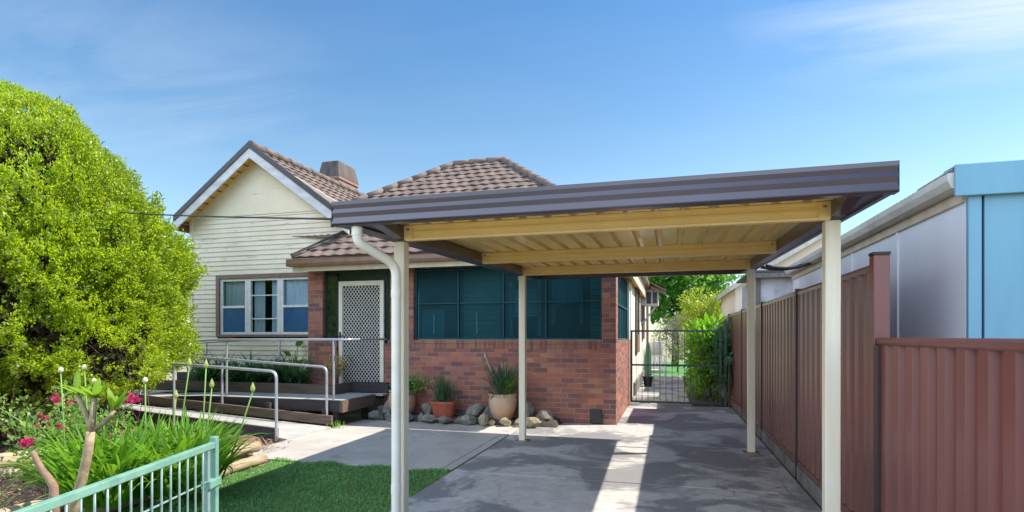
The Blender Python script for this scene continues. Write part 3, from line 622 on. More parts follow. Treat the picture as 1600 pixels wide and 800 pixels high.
# timber triple window of the wing
wn = part('window', B().box(WX0, WX0 + 0.09, GY - 0.06, GY + 0.08, WZ0, WZ1).box(WX0 + 0.09, WX1, GY - 0.06, GY + 0.08, WZ1 - 0.09, WZ1).box(WX0 + 0.09, WX1, GY - 0.08, GY + 0.08, WZ0, WZ0 + 0.05).box(WX1 - 0.09, WX1, GY - 0.06, GY + 0.08, WZ0 + 0.05, WZ1 - 0.09), 'brown_frame', house, bevel=0.006)
lx = [WX0 + 0.09, WX0 + 0.80, WX0 + 1.60, WX1 - 0.09]
sb = B(); gl = B(); blue = B(); z0, z1 = WZ0 + 0.05, WZ1 - 0.09; zm = z0 + 0.56
for i in range(3):
    xa, xb = lx[i] + 0.002, lx[i + 1] - 0.002
    t_ = 0.07
    sb.box(xa, xa + t_, GY - 0.03, GY + 0.03, z0, z1); sb.box(xb - t_, xb, GY - 0.03, GY + 0.03, z0, z1)
    sb.box(xa + t_, xb - t_, GY - 0.03, GY + 0.03, z0, z0 + 0.05); sb.box(xa + t_, xb - t_, GY - 0.03, GY + 0.03, z1 - 0.05, z1)
    if i != 1:
        sb.box(xa + t_, xb - t_, GY - 0.035, GY + 0.03, zm, zm + 0.05)
        blue.box(xa + t_, xb - t_, GY - 0.012, GY - 0.006, z0 + 0.05, zm)
        gl.poly([(xa + t_, GY, zm + 0.05), (xb - t_, GY, zm + 0.05), (xb - t_, GY, z1 - 0.05), (xa + t_, GY, z1 - 0.05)])
    else:
        for zz in (z0 + 0.33, z0 + 0.82): sb.box(xa + t_, xb - t_, GY - 0.02, GY + 0.02, zz - 0.011, zz + 0.011)
        gl.poly([(xa + t_, GY + 0.021, z0 + 0.05), (xb - t_, GY + 0.021, z0 + 0.05), (xb - t_, GY + 0.021, z1 - 0.05), (xa + t_, GY + 0.021, z1 - 0.05)])
part('sash', sb, 'white', wn, bevel=0.004); part('pane', gl, 'glass', wn, recalc=False); part('lower_pane', blue, 'blue_pane', wn)
cb = B()
def curtain(xa, xb, za, zb, y, folds):
    m = folds * 8; pts = [(xa + (xb - xa) * i / m, y + 0.025 * math.sin(i / 8 * 2 * math.pi) + 0.008 * math.sin(i * 1.7)) for i in range(m + 1)]
    vs = [(x, yy, za) for x, yy in pts] + [(x, yy, zb) for x, yy in pts]
    cb.add(vs, [(i, i + 1, i + m + 2, i + m + 1) for i in range(m)])
curtain(lx[0], lx[1], zm, z1, GY + 0.07, 6); curtain(lx[2], lx[3], zm, z1, GY + 0.07, 6)
curtain(lx[1] + 0.06, lx[1] + 0.33, z0, z1, GY + 0.10, 3); curtain(lx[2] - 0.30, lx[2] - 0.06, z0, z1, GY + 0.10, 3)
part('curtain', cb, 'curtain', wn, smooth=True)
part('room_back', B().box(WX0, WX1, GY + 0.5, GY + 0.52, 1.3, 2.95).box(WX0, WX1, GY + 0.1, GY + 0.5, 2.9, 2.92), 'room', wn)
# tiled roof planes
def tiles(b, O, U, V, lo, hi, vmax, course=0.265, period=0.25, step=0.0417, amp=0.010, lift=0.024):
    """O eave corner, U along eave, V up the slope (unit); lo(v), hi(v) bounds along U"""
    O = Vector(O); U = Vector(U).normalized(); V = Vector(V).normalized(); N = U.cross(V).normalized()
    if N.z < 0: N = -N
    nc = int(math.ceil(vmax / course))
    for c in range(nc):
        v0 = c * course; v1 = min(v0 + course + 0.02, vmax)
        umin = min(lo(v0), lo(v1)); umax = max(hi(v0), hi(v1))
        us = np.arange(math.floor(umin / step) * step, umax + step, step)
        off = (c % 2) * 0.07
        jit = 0.006 * (random.random() - 0.5)
        def row(v, extra):
            out = []
            for u in us:
                uu = min(max(u, lo(v)), hi(v))
                wv = amp * math.sin(2 * math.pi * (uu + off) / period)
                tj = 0.004 * math.sin(57.3 * math.floor((uu + off) / period) + c * 13.1)
                out.append(O + U * uu + V * v + N * (wv + extra + tj + jit))
            return out
        r0 = row(v0, lift); r1 = row(v1, 0.0); rb = [O + U * min(max(u, lo(v0)), hi(v0)) + V * (v0 + 0.012) + N * -0.03 for u in us]
        k = len(us)
        b.add(rb + r0 + r1, [(i, i + 1, i + k + 1, i + k) for i in range(k - 1)] + [(i + k, i + k + 1, i + 2 * k + 1, i + 2 * k) for i in range(k - 1)])
EY, EZ, RY, RZ2, RXL, RXR = 9.12, 2.98, 13.0, 5.73, -5.13, -3.84
XR = -0.35; XE = -0.66
run = RY - EY; rise = RZ2 - EZ; L = math.hypot(run, rise)
rb_ = B()
def f_lo(v):
    y = EY + run * v / L
    if y < 9.9: return -6.88 + (y - EY) * 0.8
    return RXL - (RY - y)
def f_hi(v): return min(XE, XR + (RXR - XR) * v / L)
tiles(rb_, (0, EY, EZ), (1, 0, 0), (0, run, rise), f_lo, f_hi, L)
# right hip plane and back plane
rr = XR - RXR; L2f = math.hypot(rr, rise); cut = (XR - XE) / rr; L2 = L2f * (1 - cut); ZE = EZ + rise * cut; YE = EY + run * cut
tiles(rb_, (XE, 0, ZE), (0, 1, 0), (-rr, 0, rise), lambda v: YE + (RY - YE) * v / L2, lambda v: 20 - (20 - 13.0) * v / L2, L2, step=0.075)
rb_.poly([(RXR, RY, RZ2 - 0.02), (RXL, RY, RZ2 - 0.02), (RXL - 6, RY + 7, ZE), (XE, 20, ZE)])
rb_.poly([(RXL, RY, RZ2 - 0.02), (-9.0, 9.97, RZ2 - 0.709 * 3.05), (-10, 20, EZ)])
rb_.box(-6, -0.7, 20.2, 28, 3.28, 3.4)
roof = part('roof', rb_, 'tile', house, recalc=False)
def caps(b, a, c, r=0.085, seg=0.38):
    a = Vector(a); c = Vector(c); n_ = max(1, int((c - a).length / seg)); d = (c - a) / n_
    for i in range(n_):
        p = a + d * i; b.tube([p, p + d * 1.06], r, 10, r * 0.9)
b = B(); caps(b, (RXL, RY, RZ2 + 0.02), (RXR, RY, RZ2 + 0.02)); caps(b, (XE, YE, ZE + 0.04), (RXR, RY, RZ2 + 0.02)); caps(b, (-9.0, 9.1, EZ + 0.05), (RXL, RY, RZ2 + 0.02)) if False else caps(b, (RXL - 3.0, RY - 3.0, RZ2 + 0.02 - 0.709 * 3.0), (RXL, RY, RZ2 + 0.02))
part('ridge_cap', b, 'ridge', roof, smooth=True)
# left end trim of the porch roof and its flashing against the wing
b = B(); b.beam((-6.88, EY, EZ + 0.05), (-6.26, 9.9, EZ + 0.05 + 0.709 * 0.78), 0.12, 0.05)
part('flashing', b, 'dark_trim', roof)
# gutter and fascia on the porch
b = B(); b.extrude([(0, 0), (-0.11, 0), (-0.125, 0.05), (-0.115, 0.12), (-0.125, 0.13), (-0.11, 0.135), (-0.1, 0.02), (-0.01, 0.02), (0, 0.13)], (-6.95, EY + 0.05, EZ - 0.17), (1, 0, 0), 6.29, (0, 1, 0), (0, 0, 1))
b.extrude([(0, 0), (0.11, 0), (0.125, 0.05), (0.115, 0.13), (0.1, 0.135), (0.1, 0.02), (0.01, 0.02), (0, 0.13)], (XE - 0.05, EY, ZE - 0.17), (0, 1, 0), 10.5, (1, 0, 0), (0, 0, 1))
part('gutter', b, 'brown_gutter', house)
b = B(); b.box(-6.9, XE - 0.06, EY + 0.055, EY + 0.08, EZ - 0.26, EZ - 0.03); b.box(XE - 0.08, XE - 0.055, EY + 0.082, 19.5, EZ - 0.26, ZE - 0.03)
part('fascia', b, 'cream_fascia', house)
b = B(); b.box(-6.88, XE - 0.085, EY + 0.085, WY + 0.24, 2.785, 2.80); b.box(PX1 - 0.2, XE - 0.085, WY + 0.245, 19.5, 2.785, 2.80)
part('eave_lining', b, 'soffit', house)
# gable roof of the wing
GB = 9.65; b = B(); ph = math.hypot(1, sl_)
tiles(b, (GXM + 2.30, 0, RZ - sl_ * 2.30), (0, 1, 0), (-1, 0, sl_), lambda v: GB, lambda v: 16.0, 2.30 * ph, step=0.05)
tiles(b, (GXM - 1.90, 0, RZ - sl_ * 1.90), (0, 1, 0), (1, 0, sl_), lambda v: GB, lambda v: 16.0, 1.90 * ph, step=0.075)
groof = part('gable_roof', b, 'tile', house, recalc=False)
b = B(); caps(b, (GXM, GB, RZ + 0.03), (GXM, 16, RZ + 0.03)); part('ridge_cap', b, 'ridge', groof, smooth=True)
b = B()
def rake(x0, x1, up0, up1, y0, y1):
    for xa, xb in ((x0, x1),):
        za, zb = wroof(xa), wroof(xb)
        b.add([(xa, y0, za + up0), (xb, y0, zb + up0), (xb, y0, zb + up1), (xa, y0, za + up1), (xa, y1, za + up0), (xb, y1, zb + up0), (xb, y1, zb + up1), (xa, y1, za + up1)],
              [(0, 3, 2, 1), (4, 5, 6, 7), (0, 1, 5, 4), (1, 2, 6, 5), (2, 3, 7, 6), (3, 0, 4, 7)])
rake(GXM - 1.92, GXM, -0.05, 0.075, GB - 0.05, GB + 0.01); rake(GXM, GXM + 2.32, -0.05, 0.075, GB - 0.05, GB + 0.01)
part('verge_trim', b, 'dark_trim', groof)
b = B(); rake(GXM - 1.9, GXM, -0.25, -0.053, GB - 0.03, GB + 0.0); rake(GXM, GXM + 2.30, -0.25, -0.053, GB - 0.03, GB + 0.0)
part('bargeboard', b, 'barge', groof)
b = B(); rake(GXM - 1.88, GXM, -0.10, -0.075, GB + 0.002, 16); rake(GXM, GXM + 2.28, -0.10, -0.075, GB + 0.002, 16)
part('soffit', b, 'soffit', groof)
b = B()
for i in range(11):
    x = GXM - 0.12 - i * 0.17; b.beam((x, GB + 0.004, wroof(x) - 0.106), (x, GY - 0.005, wroof(x) - 0.106), 0.02, 0.012)
part('batten', b, 'dark_trim', groof)
b = B(); b.box(GX0 - 0.14, GX0 - 0.02, GB + 0.05, 16, wroof(GX0) - 0.17, wroof(GX0) - 0.14); b.box(GX0 - 0.16, GX0 - 0.13, GB + 0.04, 16, wroof(GX0 - 0.15) - 0.24, wroof(GX0 - 0.15) - 0.05)
part('eave_board', b, 'brown_gutter', groof)
# chimney
cxm, cym = -9.0, 14.0
b = B().box(cxm - 0.28, cxm + 0.28, cym - 0.45, cym + 0.45, 4.3, 5.72).box(cxm - 0.31, cxm + 0.31, cym - 0.48, cym + 0.48, 5.722, 5.80).box(cxm - 0.34, cxm + 0.34, cym - 0.51, cym + 0.51, 5.802, 5.88)
ch = part('chimney', b, 'chimney', house, uv=True)
b = B(); a0, a1, h0, h1 = 0.34, 0.26, 5.882, 6.33
b.add([(cxm - a0, cym - .51, h0), (cxm + a0, cym - .51, h0), (cxm + a0, cym + .51, h0), (cxm - a0, cym + .51, h0), (cxm - a1, cym - .42, h1), (cxm + a1, cym - .42, h1), (cxm + a1, cym + .42, h1), (cxm - a1, cym + .42, h1)], [(0, 3, 2, 1), (4, 5, 6, 7), (0, 1, 5, 4), (1, 2, 6, 5), (2, 3, 7, 6), (3, 0, 4, 7)])
part('chimney_cap', b, 'chimney_cap', ch, bevel=0.02)
part('vent', B().box(-1.29, -1.09, WY - 0.05, WY - 0.004, 0.02, 0.25), 'black', house, bevel=0.01)

# ================================================================== CARPORT
cp = thing('carport', (-0.5, 6, 0), 'flat roofed steel carport with dark brown gutter and cream posts over the driveway', 'carport')
CX0, CX1, CY0, CY1 = -2.36, 1.23, 3.58, 8.80
def zb(y): return 2.305 + 0.03 * (y - CY0)
def cpost(x, y, zt):
    p = part('post', B().box(x - 0.045, x + 0.045, y - 0.045, y + 0.045, 0.0, zt), 'cp_post', cp, bevel=0.006)
    part('base_plate', B().box(x - 0.1, x + 0.1, y - 0.08, y + 0.08, 0.001, 0.012), 'rust', p)
for x in (-2.02, 1.02):
    for y in (4.09, 7.80): cpost(x - 0.04 if x < 0 and y < 5 else x, y, zb(y) - 0.072 + 0.0)
# striped gutter: fluted profile
prof = [(0, 0), (-0.07, 0.0), (-0.081, 0.008), (-0.083, 0.014), (-0.073, 0.056), (-0.083, 0.088), (-0.073, 0.118), (-0.082, 0.146), (-0.083, 0.172), (-0.07, 0.172), (-0.066, 0.02), (-0.004, 0.02), (0, 0.17)]
part('front_gutter', B().extrude(prof, (CX0, CY0 + 0.083, 2.303), (1, 0, 0), CX1 - CX0, (0, 1, 0), (0, 0, 1)), 'cp_dark', cp)
b = B()
for x in (CX0 - 0.003, CX1 + 0.001):
    b.box(x, x + 0.002, CY0 + 0.0, CY0 + 0.085, 2.302, 2.476)
part('gutter_end', b, 'cp_dark', cp)
for x0, x1 in ((CX0 + 0.002, -2.0), (1.0, CX1 - 0.002)):
    bb = B(); ya, yb_ = CY0 + 0.09, CY1
    inn = x1 if x0 < 0 else x0; s_ = -1 if x0 < 0 else 1; outr = x0 if x0 < 0 else x1
    cells = [(sorted((inn, inn + s_ * 0.08)), -0.055, 0.047), (sorted((inn + s_ * 0.082, outr)), 0.0, 0.014), (sorted((outr, outr - s_ * 0.02)), 0.015, 0.10 if x0 < 0 else 0.16), (sorted((inn + s_ * 0.17, inn + s_ * 0.18)), -0.014, -0.001)]
    for (xa, xb), h0, h1 in cells:
        secs = [(ya, h0), (yb_, h0)] if h0 > -0.05 else [(ya, 0.0), (ya + 0.3, h0), (yb_, h0)]
        vs_b = []
        for yy, hh in secs: vs_b += [(xa, yy, zb(yy) + hh), (xb, yy, zb(yy) + hh), (xb, yy, zb(yy) + h1), (xa, yy, zb(yy) + h1)]
        m_ = len(secs); fs_b = [(0, 1, 2, 3), tuple(4 * (m_ - 1) + q for q in (3, 2, 1, 0))]
        for q in range(m_ - 1): fs_b += [(4 * q + e, 4 * q + (e + 1) % 4, 4 * q + 4 + (e + 1) % 4, 4 * q + 4 + e) for e in range(4)]
        bb.add(vs_b, fs_b)
    part('side_beam', bb, 'cp_dark', cp)
pprof = [(0, 0), (-0.004, 0), (-0.006, 0.016), (0.004, 0.02), (0.004, 0.046), (-0.003, 0.052), (-0.003, 0.07), (0.004, 0.076), (0.004, 0.1), (-0.006, 0.104), (-0.004, 0.117), (0.045, 0.117), (0.045, 0.0)]
for y in (4.03, 5.94, 7.74):
    pu = part('purlin', B().extrude(pprof, (-1.998, y, zb(y) - 0.07), (1, 0, 0), 2.996, (0, 1, 0), (0, 0, 1)), 'cp_cream', cp)
    bk = B()
    for x in (-2.0, 0.93): bk.box(x, x + 0.07, y - 0.014, y - 0.008, zb(y) - 0.065, zb(y) + 0.045)
    part('bracket', bk, 'cp_cream', pu)
    sc = B()
    for x in (-1.965, 0.965): sc.lathe([(0.0, 0), (0.012, 0), (0.012, 0.006), (0, 0.006)], (x, y - 0.02, zb(y) + 0.01), 8)
    part('bolt', sc, 'dark_trim', pu)
# trapezoid roof sheet (real corrugation, 1.5 mm)
sp_, px = [], -2.33
per = 0.1895
while px < 1.2:
    for a, h in ((0, 0), (0.125, 0), (0.138, 0.042), (0.1765, 0.042)):
        if px + a < 1.2: sp_.append((px + a, h))
    px += per
sp_.append((1.2, sp_[-1][1]))
ys = [CY0 + 0.03, CY1 - 0.02]; vs_ = []
for t_ in (0.0, 0.002):
    for y in ys: vs_ += [(x, y, zb(y) + 0.05 + h + t_) for x, h in sp_]
k = len(sp_); fs_ = []
for lvl in (0, 2 * k): fs_ += [(lvl + i, lvl + i + 1, lvl + k + i + 1, lvl + k + i) for i in range(k - 1)]
part('roof_sheet', B().add(vs_, fs_), 'cp_sheet', cp, recalc=False)
# fine swages in the pans
b = B()
part('rear_gutter', B().box(CX0, CX1, CY1 + 0.001, CY1 + 0.07, zb(CY1) - 0.05, zb(CY1) + 0.16), 'cp_dark', cp)
# white downpipe in front of the left front post
def arc_pts(pts, rad=0.06, n=5):
    out = [Vector(pts[0])]
    for i in range(1, len(pts) - 1):
        a, p, c = Vector(pts[i - 1]), Vector(pts[i]), Vector(pts[i + 1])
        d0, d1 = (a - p).normalized(), (c - p).normalized(); r = min(rad, (a - p).length * .45, (c - p).length * .45)
        for t in range(n + 1):
            s_ = t / n; q0 = p + d0 * r * (1 - s_); q1 = p + d1 * r * s_
            out.append(q0 * (1 - s_) + q1 * s_)
    out.append(Vector(pts[-1])); return out
dp = part('downpipe', B().tube(arc_pts([(-2.20, 3.66, 2.302), (-2.20, 3.66, 2.19), (-2.035, 3.95, 2.05), (-2.035, 3.95, 0.0)], 0.09), 0.036, 24), 'pvc', cp, smooth=True)
b = B().tube([(-2.20, 3.66, 2.295), (-2.20, 3.66, 2.235)], 0.0405, 20).tube([(-2.035, 3.95, 0.35), (-2.035, 3.95, 0.28)], 0.039, 20).tube([(-2.035, 3.95, 1.86), (-2.035, 3.95, 1.80)], 0.039, 20)
part('collar', b, 'pvc', dp, smooth=False)

# ================================================================== FENCES
def trap_sheet(b, x, y0, y1, z0, z1, per=0.195, dep=0.034):
    ys, y = [], y0
    while y < y1:
        for a, h in ((0, 0), (0.084, 0), (0.0975, dep), (0.1815, dep)):
            if y + a < y1: ys.append((y + a, h))
        y += per
    ys.append((y1, ys[-1][1])); k = len(ys)
    vs = []
    for t in (0, 0.002):
        for z in (z0, z1): vs += [(x - h + t, yy, z) for yy, h in ys]
    fs = []
    for lv in (0, 2 * k): fs += [(lv + i, lv + i + 1, lv + k + i + 1, lv + k + i) for i in range(k - 1)]
    b.add(vs, fs)
FX = 1.34
ft = thing('fence', (FX, 8, 0), 'tall brown corrugated steel fence along the right of the driveway', 'fence')
fy = [4.22, 6.55, 8.88, 11.21, 13.54, 15.87, 18.2]
for i in range(len(fy) - 1):
    b = B(); trap_sheet(b, FX, fy[i] + 0.03, fy[i + 1] - 0.02, 0.19, 1.93); part('panel', b, 'fence', ft, recalc=False)
    part('top_rail', B().extrude([(-0.035, 0), (-0.038, 0.03), (-0.03, 0.05), (0.03, 0.05), (0.035, 0)], (FX, fy[i] + 0.025, 1.93), (0, 1, 0), fy[i + 1] - fy[i] - 0.05, (1, 0, 0), (0, 0, 1)), 'fence', ft)
    part('bottom_rail', B().extrude([(-0.035, 0), (-0.035, 0.045), (0.035, 0.045), (0.035, 0)], (FX, fy[i] + 0.025, 0.14), (0, 1, 0), fy[i + 1] - fy[i] - 0.05, (1, 0, 0), (0, 0, 1)), 'fence', ft)
for i, y in enumerate(fy):
    if i == 0: part('post', B().box(FX - 0.05, FX + 0.045, y - 0.045, y + 0.045, 0.0, 2.03), 'fence', ft, bevel=0.006)
    else: part('post', B().box(FX - 0.05, FX + 0.04, y - 0.022, y + 0.022, 0.0, 2.0), 'fence_dark', ft, bevel=0.004)
part('post_cap', B().box(FX - 0.053, FX + 0.048, fy[0] - 0.048, fy[0] + 0.048, 2.031, 2.05), 'black', ft)
b = B()
for i in range(len(fy) - 1): b.box(FX - 0.045, FX + 0.06, fy[i] + 0.05, fy[i + 1] - 0.05, -0.05, 0.138)
part('plinth', b, 'plinth', ft)
fl = thing('fence', (FX, 3, 0), 'low brown corrugated steel fence in front of the blue shed at the right edge', 'fence')
b = B(); trap_sheet(b, FX, 0.6, 4.17, 0.1, 1.44); part('panel', b, 'fence', fl, recalc=False)
part('top_rail', B().extrude([(-0.036, 0), (-0.042, 0.01), (-0.036, 0.02), (-0.042, 0.036), (-0.03, 0.05), (0.03, 0.05), (0.036, 0)], (FX, 0.6, 1.44), (0, 1, 0), 3.57, (1, 0, 0), (0, 0, 1)), 'fence', fl)
part('post', B().box(FX - 0.05, FX + 0.03, 4.10, 4.172, 0.0, 1.439), 'fence_dark', fl)

# ================================================================== SHEDS
sh = thing('shed', (3, 6, 0), 'pale blue steel shed with weathered gutter behind the brown fence', 'shed')
SX, SY0, SY1 = 1.83, 4.24, 9.44
b = B(); ypan = [SY0 + 0.003, 5.35, 6.55, 7.75, 8.95, SY1]
for i in range(5): b.box(SX, SX + 0.05, ypan[i] + 0.004, ypan[i + 1] - 0.004, 0, 2.4)
part('side_wall', b, 'shed_panel', sh)
b = B()
for y in ypan[1:-1]: b.box(SX - 0.012, SX - 0.001, y - 0.02, y + 0.02, 0, 2.398)
part('cover_strip', b, 'shed_panel', sh)
part('back_wall', B().box(SX + 0.051, 6, SY1 - 0.05, SY1, 0, 2.4), 'shed_panel', sh)
b = B().box(SX, SX + 0.07, SY0 - 0.03, SY0 - 0.001, 0, 2.39); b.box(SX + 0.09, 6, SY0 - 0.02, SY0 + 0.02, 0, 2.39)
for x in np.arange(2.14, 6, 0.35): b.box(x, x + 0.02, SY0 - 0.026, SY0 - 0.021, 0, 2.388)
part('front_wall', b, 'shed_blue', sh)
part('jamb_gap', B().box(SX + 0.072, SX + 0.088, SY0, SY0 + 0.02, 0, 2.39), 'black', sh)
part('barge_cap', B().box(1.745, 6.1, SY0 - 0.07, SY0 - 0.045, 2.385, 2.585).box(1.745, 6.1, SY0 - 0.044, SY0 + 0.1, 2.57, 2.583), 'shed_blue', sh, bevel=0.004)
part('gutter', B().extrude([(0.0, 0.1), (-0.005, 0.11), (-0.1, 0.11), (-0.115, 0.105), (-0.112, 0.06), (-0.09, 0.015), (-0.06, 0.0), (0, 0.0)], (SX - 0.005, SY0 - 0.04, 2.43), (0, 1, 0), SY1 - SY0 + 0.04, (1, 0, 0), (0, 0, 1)), 'shed_gutter', sh)
part('fascia', B().box(SX - 0.02, SX - 0.002, SY0 + 0.01, SY1, 2.36, 2.428), 'cream_fascia', sh)
zp = []; y = SY0 + 0.1
ys_ = np.arange(SY0 + 0.1, SY1, 0.02)
vs_ = [(SX - 0.09, yy, 2.548 + 0.012 * math.sin(2 * math.pi * yy / 0.076)) for yy in ys_] + [(6, yy, 2.62 + 0.012 * math.sin(2 * math.pi * yy / 0.076)) for yy in ys_]
k = len(ys_); part('roof', B().add(vs_, [(i, i + 1, k + i + 1, k + i) for i in range(k - 1)]), 'zinc', sh, recalc=False)
part('end_flap', B().poly([(1.74, SY0 - 0.03, 2.56), (1.76, SY0 + 0.0, 2.585), (1.71, SY0 + 0.42, 2.545)], (0.01, 0, -0.004)), 'zinc', sh)

gs = thing('shed', (3, 12, 0), 'stained grey fibro shed with dark roof edge beyond the blue shed', 'shed')
b = B().box(1.56, 5, 10.75, 10.8, 0, 2.5).box(1.45, 1.5, 10.8, 12.4, 0, 2.5)
part('wall', b, 'fibro', gs)
part('corner_post', B().box(1.44, 1.558, 10.72, 10.798, 0, 2.5), 'old_timber', gs)
part('roof', B().box(1.36, 5.2, 10.55, 12.6, 2.60, 2.64).box(1.40, 5.2, 10.60, 10.66, 2.505, 2.598), 'dark_trim', gs)
part('gutter', B().box(1.38, 5.2, 10.52, 10.599, 2.51, 2.59), 'old_timber', gs)
cs = thing('shed', (3.5, 18, 0), 'cream clad gabled outbuilding beyond the grey shed', 'outbuilding')
b = B(); b.poly([(1.76, 16.5, 0), (6, 16.5, 0), (6, 16.5, 2.9), (3.9, 16.5, 4.1), (1.76, 16.5, 2.85)], (0, 0.06, 0)); b.box(1.76, 1.82, 16.57, 21, 0, 2.85)
part('wall', b, 'cream_wall', cs)
b = B(); b.poly([(1.6, 16.3, 2.72), (3.9, 16.3, 4.1), (3.9, 16.3, 4.24), (1.55, 16.3, 2.84)], (0, 4.8, 0))
part('roof', b, 'shed_gutter', cs)
part('window', B().box(1.98, 2.08, 16.46, 16.498, 1.75, 2.25), 'dark_trim', cs)
fh = thing('house', (4, 45, 0), 'distant pale house with teal roof far behind the back yard', 'house')
part('wall', B().box(3.6, 10, 44, 50, 0, 3.0), 'far_wall', fh)
part('roof', B().poly([(3.2, 43.6, 3.0), (10.4, 43.6, 3.0), (7, 46, 5.0), (5.4, 46, 5.0)]).poly([(3.2, 43.6, 3.0), (5.4, 46, 5.0), (5.4, 48, 5), (3.2, 50.4, 3.0)]).poly([(3.2, 43.6, 2.99), (10.4, 43.6, 2.99), (10.4, 50, 2.99), (3.2, 50, 2.99)]), 'far_roof', fh, recalc=False)

# black flexible pipes slung from the carport to the shed
for i, (y, z, lab) in enumerate(((8.36, 2.45, 'black hanging pipe slung from the carport end to the shed gutter, farther of two'), (7.98, 2.42, 'black hanging pipe slung from the carport beam to the shed gutter, nearer of two'))):
    p = B().tube([(1.22 + 0.55 * t, y + 0.02 * t, z - 0.05 * math.sin(math.pi * t) + 0.02 * t) for t in np.linspace(0, 1, 8)], 0.022, 10)
    tag(part('drain_pipe', p, 'black', smooth=True), lab, 'pipe', 'black pipes between carport and shed')
# power cable to the carport corner
pts = []
for t in np.linspace(0, 1, 30):
    a = Vector((-14.0, 9.0, 4.6)); c = Vector((-2.40, 3.62, 2.36)); p = a.lerp(c, t); p.z -= 0.12 * math.sin(math.pi * t); pts.append(p)
cbl = thing('power_cable', (-2.4, 3.62, 2.36), 'thin black overhead power cable running to the carport corner', 'cable')
part('cable', B().tube(pts, 0.008, 6), 'black', cbl, smooth=True)
part('insulator', B().tube([(-2.385, 3.625, 2.30), (-2.385, 3.625, 2.34)], 0.012, 8).tube([(-2.385, 3.625, 2.34), (-2.40, 3.62, 2.365)], 0.008, 6), 'black', cbl)

# ================================================================== ACCESS RAMP
rp_ = thing('ramp', (-7, 8, 0), 'timber and concrete switchback access ramp with galvanised handrails leading to the front door', 'ramp')
def slab(b, x0, x1, y0, y1, za0, za1, th):          # za0 at x0, za1 at x1
    b.add([(x0, y0, za0 - th), (x1, y0, za1 - th), (x1, y1, za1 - th), (x0, y1, za0 - th), (x0, y0, za0), (x1, y0, za1), (x1, y1, za1), (x0, y1, za0)],
          [(0, 3, 2, 1), (4, 5, 6, 7), (0, 1, 5, 4), (1, 2, 6, 5), (2, 3, 7, 6), (3, 0, 4, 7)])
PZ = 0.43
b = B(); slab(b, -8.1, -5.26, 8.26, 9.44, PZ, PZ, 0.03); slab(b, -10.6, -8.102, 8.26, 9.44, 0.31, PZ, 0.03)
b.box(-5.258, -5.06, 9.3, 9.56, PZ - 0.03, PZ)
part('platform', b, 'deck', rp_)
b = B(); slab(b, -10.6, -5.3, 6.92, 8.02, 0.33, 0.02, 0.05); slab(b, -11.9, -10.602, 6.92, 9.44, 0.33, 0.33, 0.05)
part('lower_run', b, 'deck', rp_)
b = B(); b.box(-8.1, -5.26, 8.2, 8.255, PZ - 0.19, PZ - 0.004); slab(b, -10.6, -8.102, 8.2, 8.255, 0.3, PZ - 0.004, 0.19)
part('edge_beam', b, 'timber_dark', rp_, bevel=0.004)
part('end_beam', B().box(-5.258, -5.20, 8.2, 9.29, PZ - 0.2, PZ - 0.004), 'timber', rp_, bevel=0.004)
b = B(); slab(b, -10.6, -5.32, 8.06, 8.11, 0.50, 0.19, 0.15); part('kerb_board', b, 'timber', rp_, bevel=0.004)
b = B(); slab(b, -10.6, -5.42, 6.84, 6.90, 0.50, 0.175, 0.16); part('kerb_board', b, 'timber_dark', rp_, bevel=0.004)
b = B(); b.box(-10.3, -5.902, 8.95, 9.0, PZ + 0.001, PZ + 0.185); part('back_board', b, 'timber', rp_, bevel=0.004)
part('top_board', B().box(-10.3, -6.9, 9.80, 9.85, PZ + 0.1, PZ + 0.29), 'timber_dark', rp_, bevel=0.004)
part('planter_end', B().box(-5.90, -5.85, 8.95, 9.55, PZ + 0.001, PZ + 0.19), 'timber', rp_, bevel=0.004)
part('door_kerb', B().box(-5.845, -5.06, 9.50, 9.55, PZ + 0.001, PZ + 0.2), 'timber_dark', rp_, bevel=0.004)
b = B()
for x in (-5.4, -6.3, -7.4, -8.4): b.box(x - 0.05, x + 0.05, 8.262, 8.36, -0.05, PZ - 0.032); b.box(x - 0.05, x + 0.05, 9.2, 9.3, -0.05, PZ - 0.032)
part('stump', b, 'timber_dark', rp_)
b = B()
for x, z in ((-5.5, 0.0),(-6.6, 0.03), (-7.6, 0.05)): b.box(x - 0.04, x + 0.04, 8.111, 8.19, -0.05, 0.3 if x > -6 else 0.36)
part('bearer', b, 'timber_dark', rp_)
def lowz(x): return 0.02 + (0.31) * (-5.3 - x) / 5.3
def rail(name_pts, posts, r=0.021, rp=0.019):
    h = part('handrail', B().tube(arc_pts(name_pts, 0.11, 7), r, 12), 'galv', rp_, smooth=True)
    for (x, y, z0, z1) in posts:
        part('rail_post', B().tube([(x, y, z0), (x, y, z1 - 0.0)], rp, 12), 'galv', h, smooth=True)
    return h
rail([(-10.6, 6.80, 1.26), (-8.0, 6.80, 1.12), (-5.38, 6.80, 0.995), (-5.38, 6.80, 0.0)], [(-7.2, 6.80, 0.05, 1.07), (-9.0, 6.80, 0.05, 1.17)])
rail([(-10.6, 8.14, 1.28), (-8.0, 8.14, 1.12), (-5.46, 8.14, 0.985), (-5.46, 8.14, 0.0)], [(-7.56, 8.14, 0.0, 1.09), (-9.4, 8.14, 0.1, 1.2)])
rail([(-10.6, 8.31, 1.29), (-7.9, 8.31, 1.43), (-5.33, 8.31, 1.44), (-5.17, 8.34, 1.44), (-5.12, 9.58, 1.44)], [(-7.62, 8.31, PZ, 1.43), (-5.44, 8.31, PZ, 1.44)])
rail([(-10.6, 9.38, 1.29), (-8.0, 9.38, 1.43), (-6.3, 9.38, 1.44), (-6.25, 9.57, 1.44)], [(-7.35, 9.38, PZ, 1.43), (-9.1, 9.38, PZ - 0.06, 1.37)])

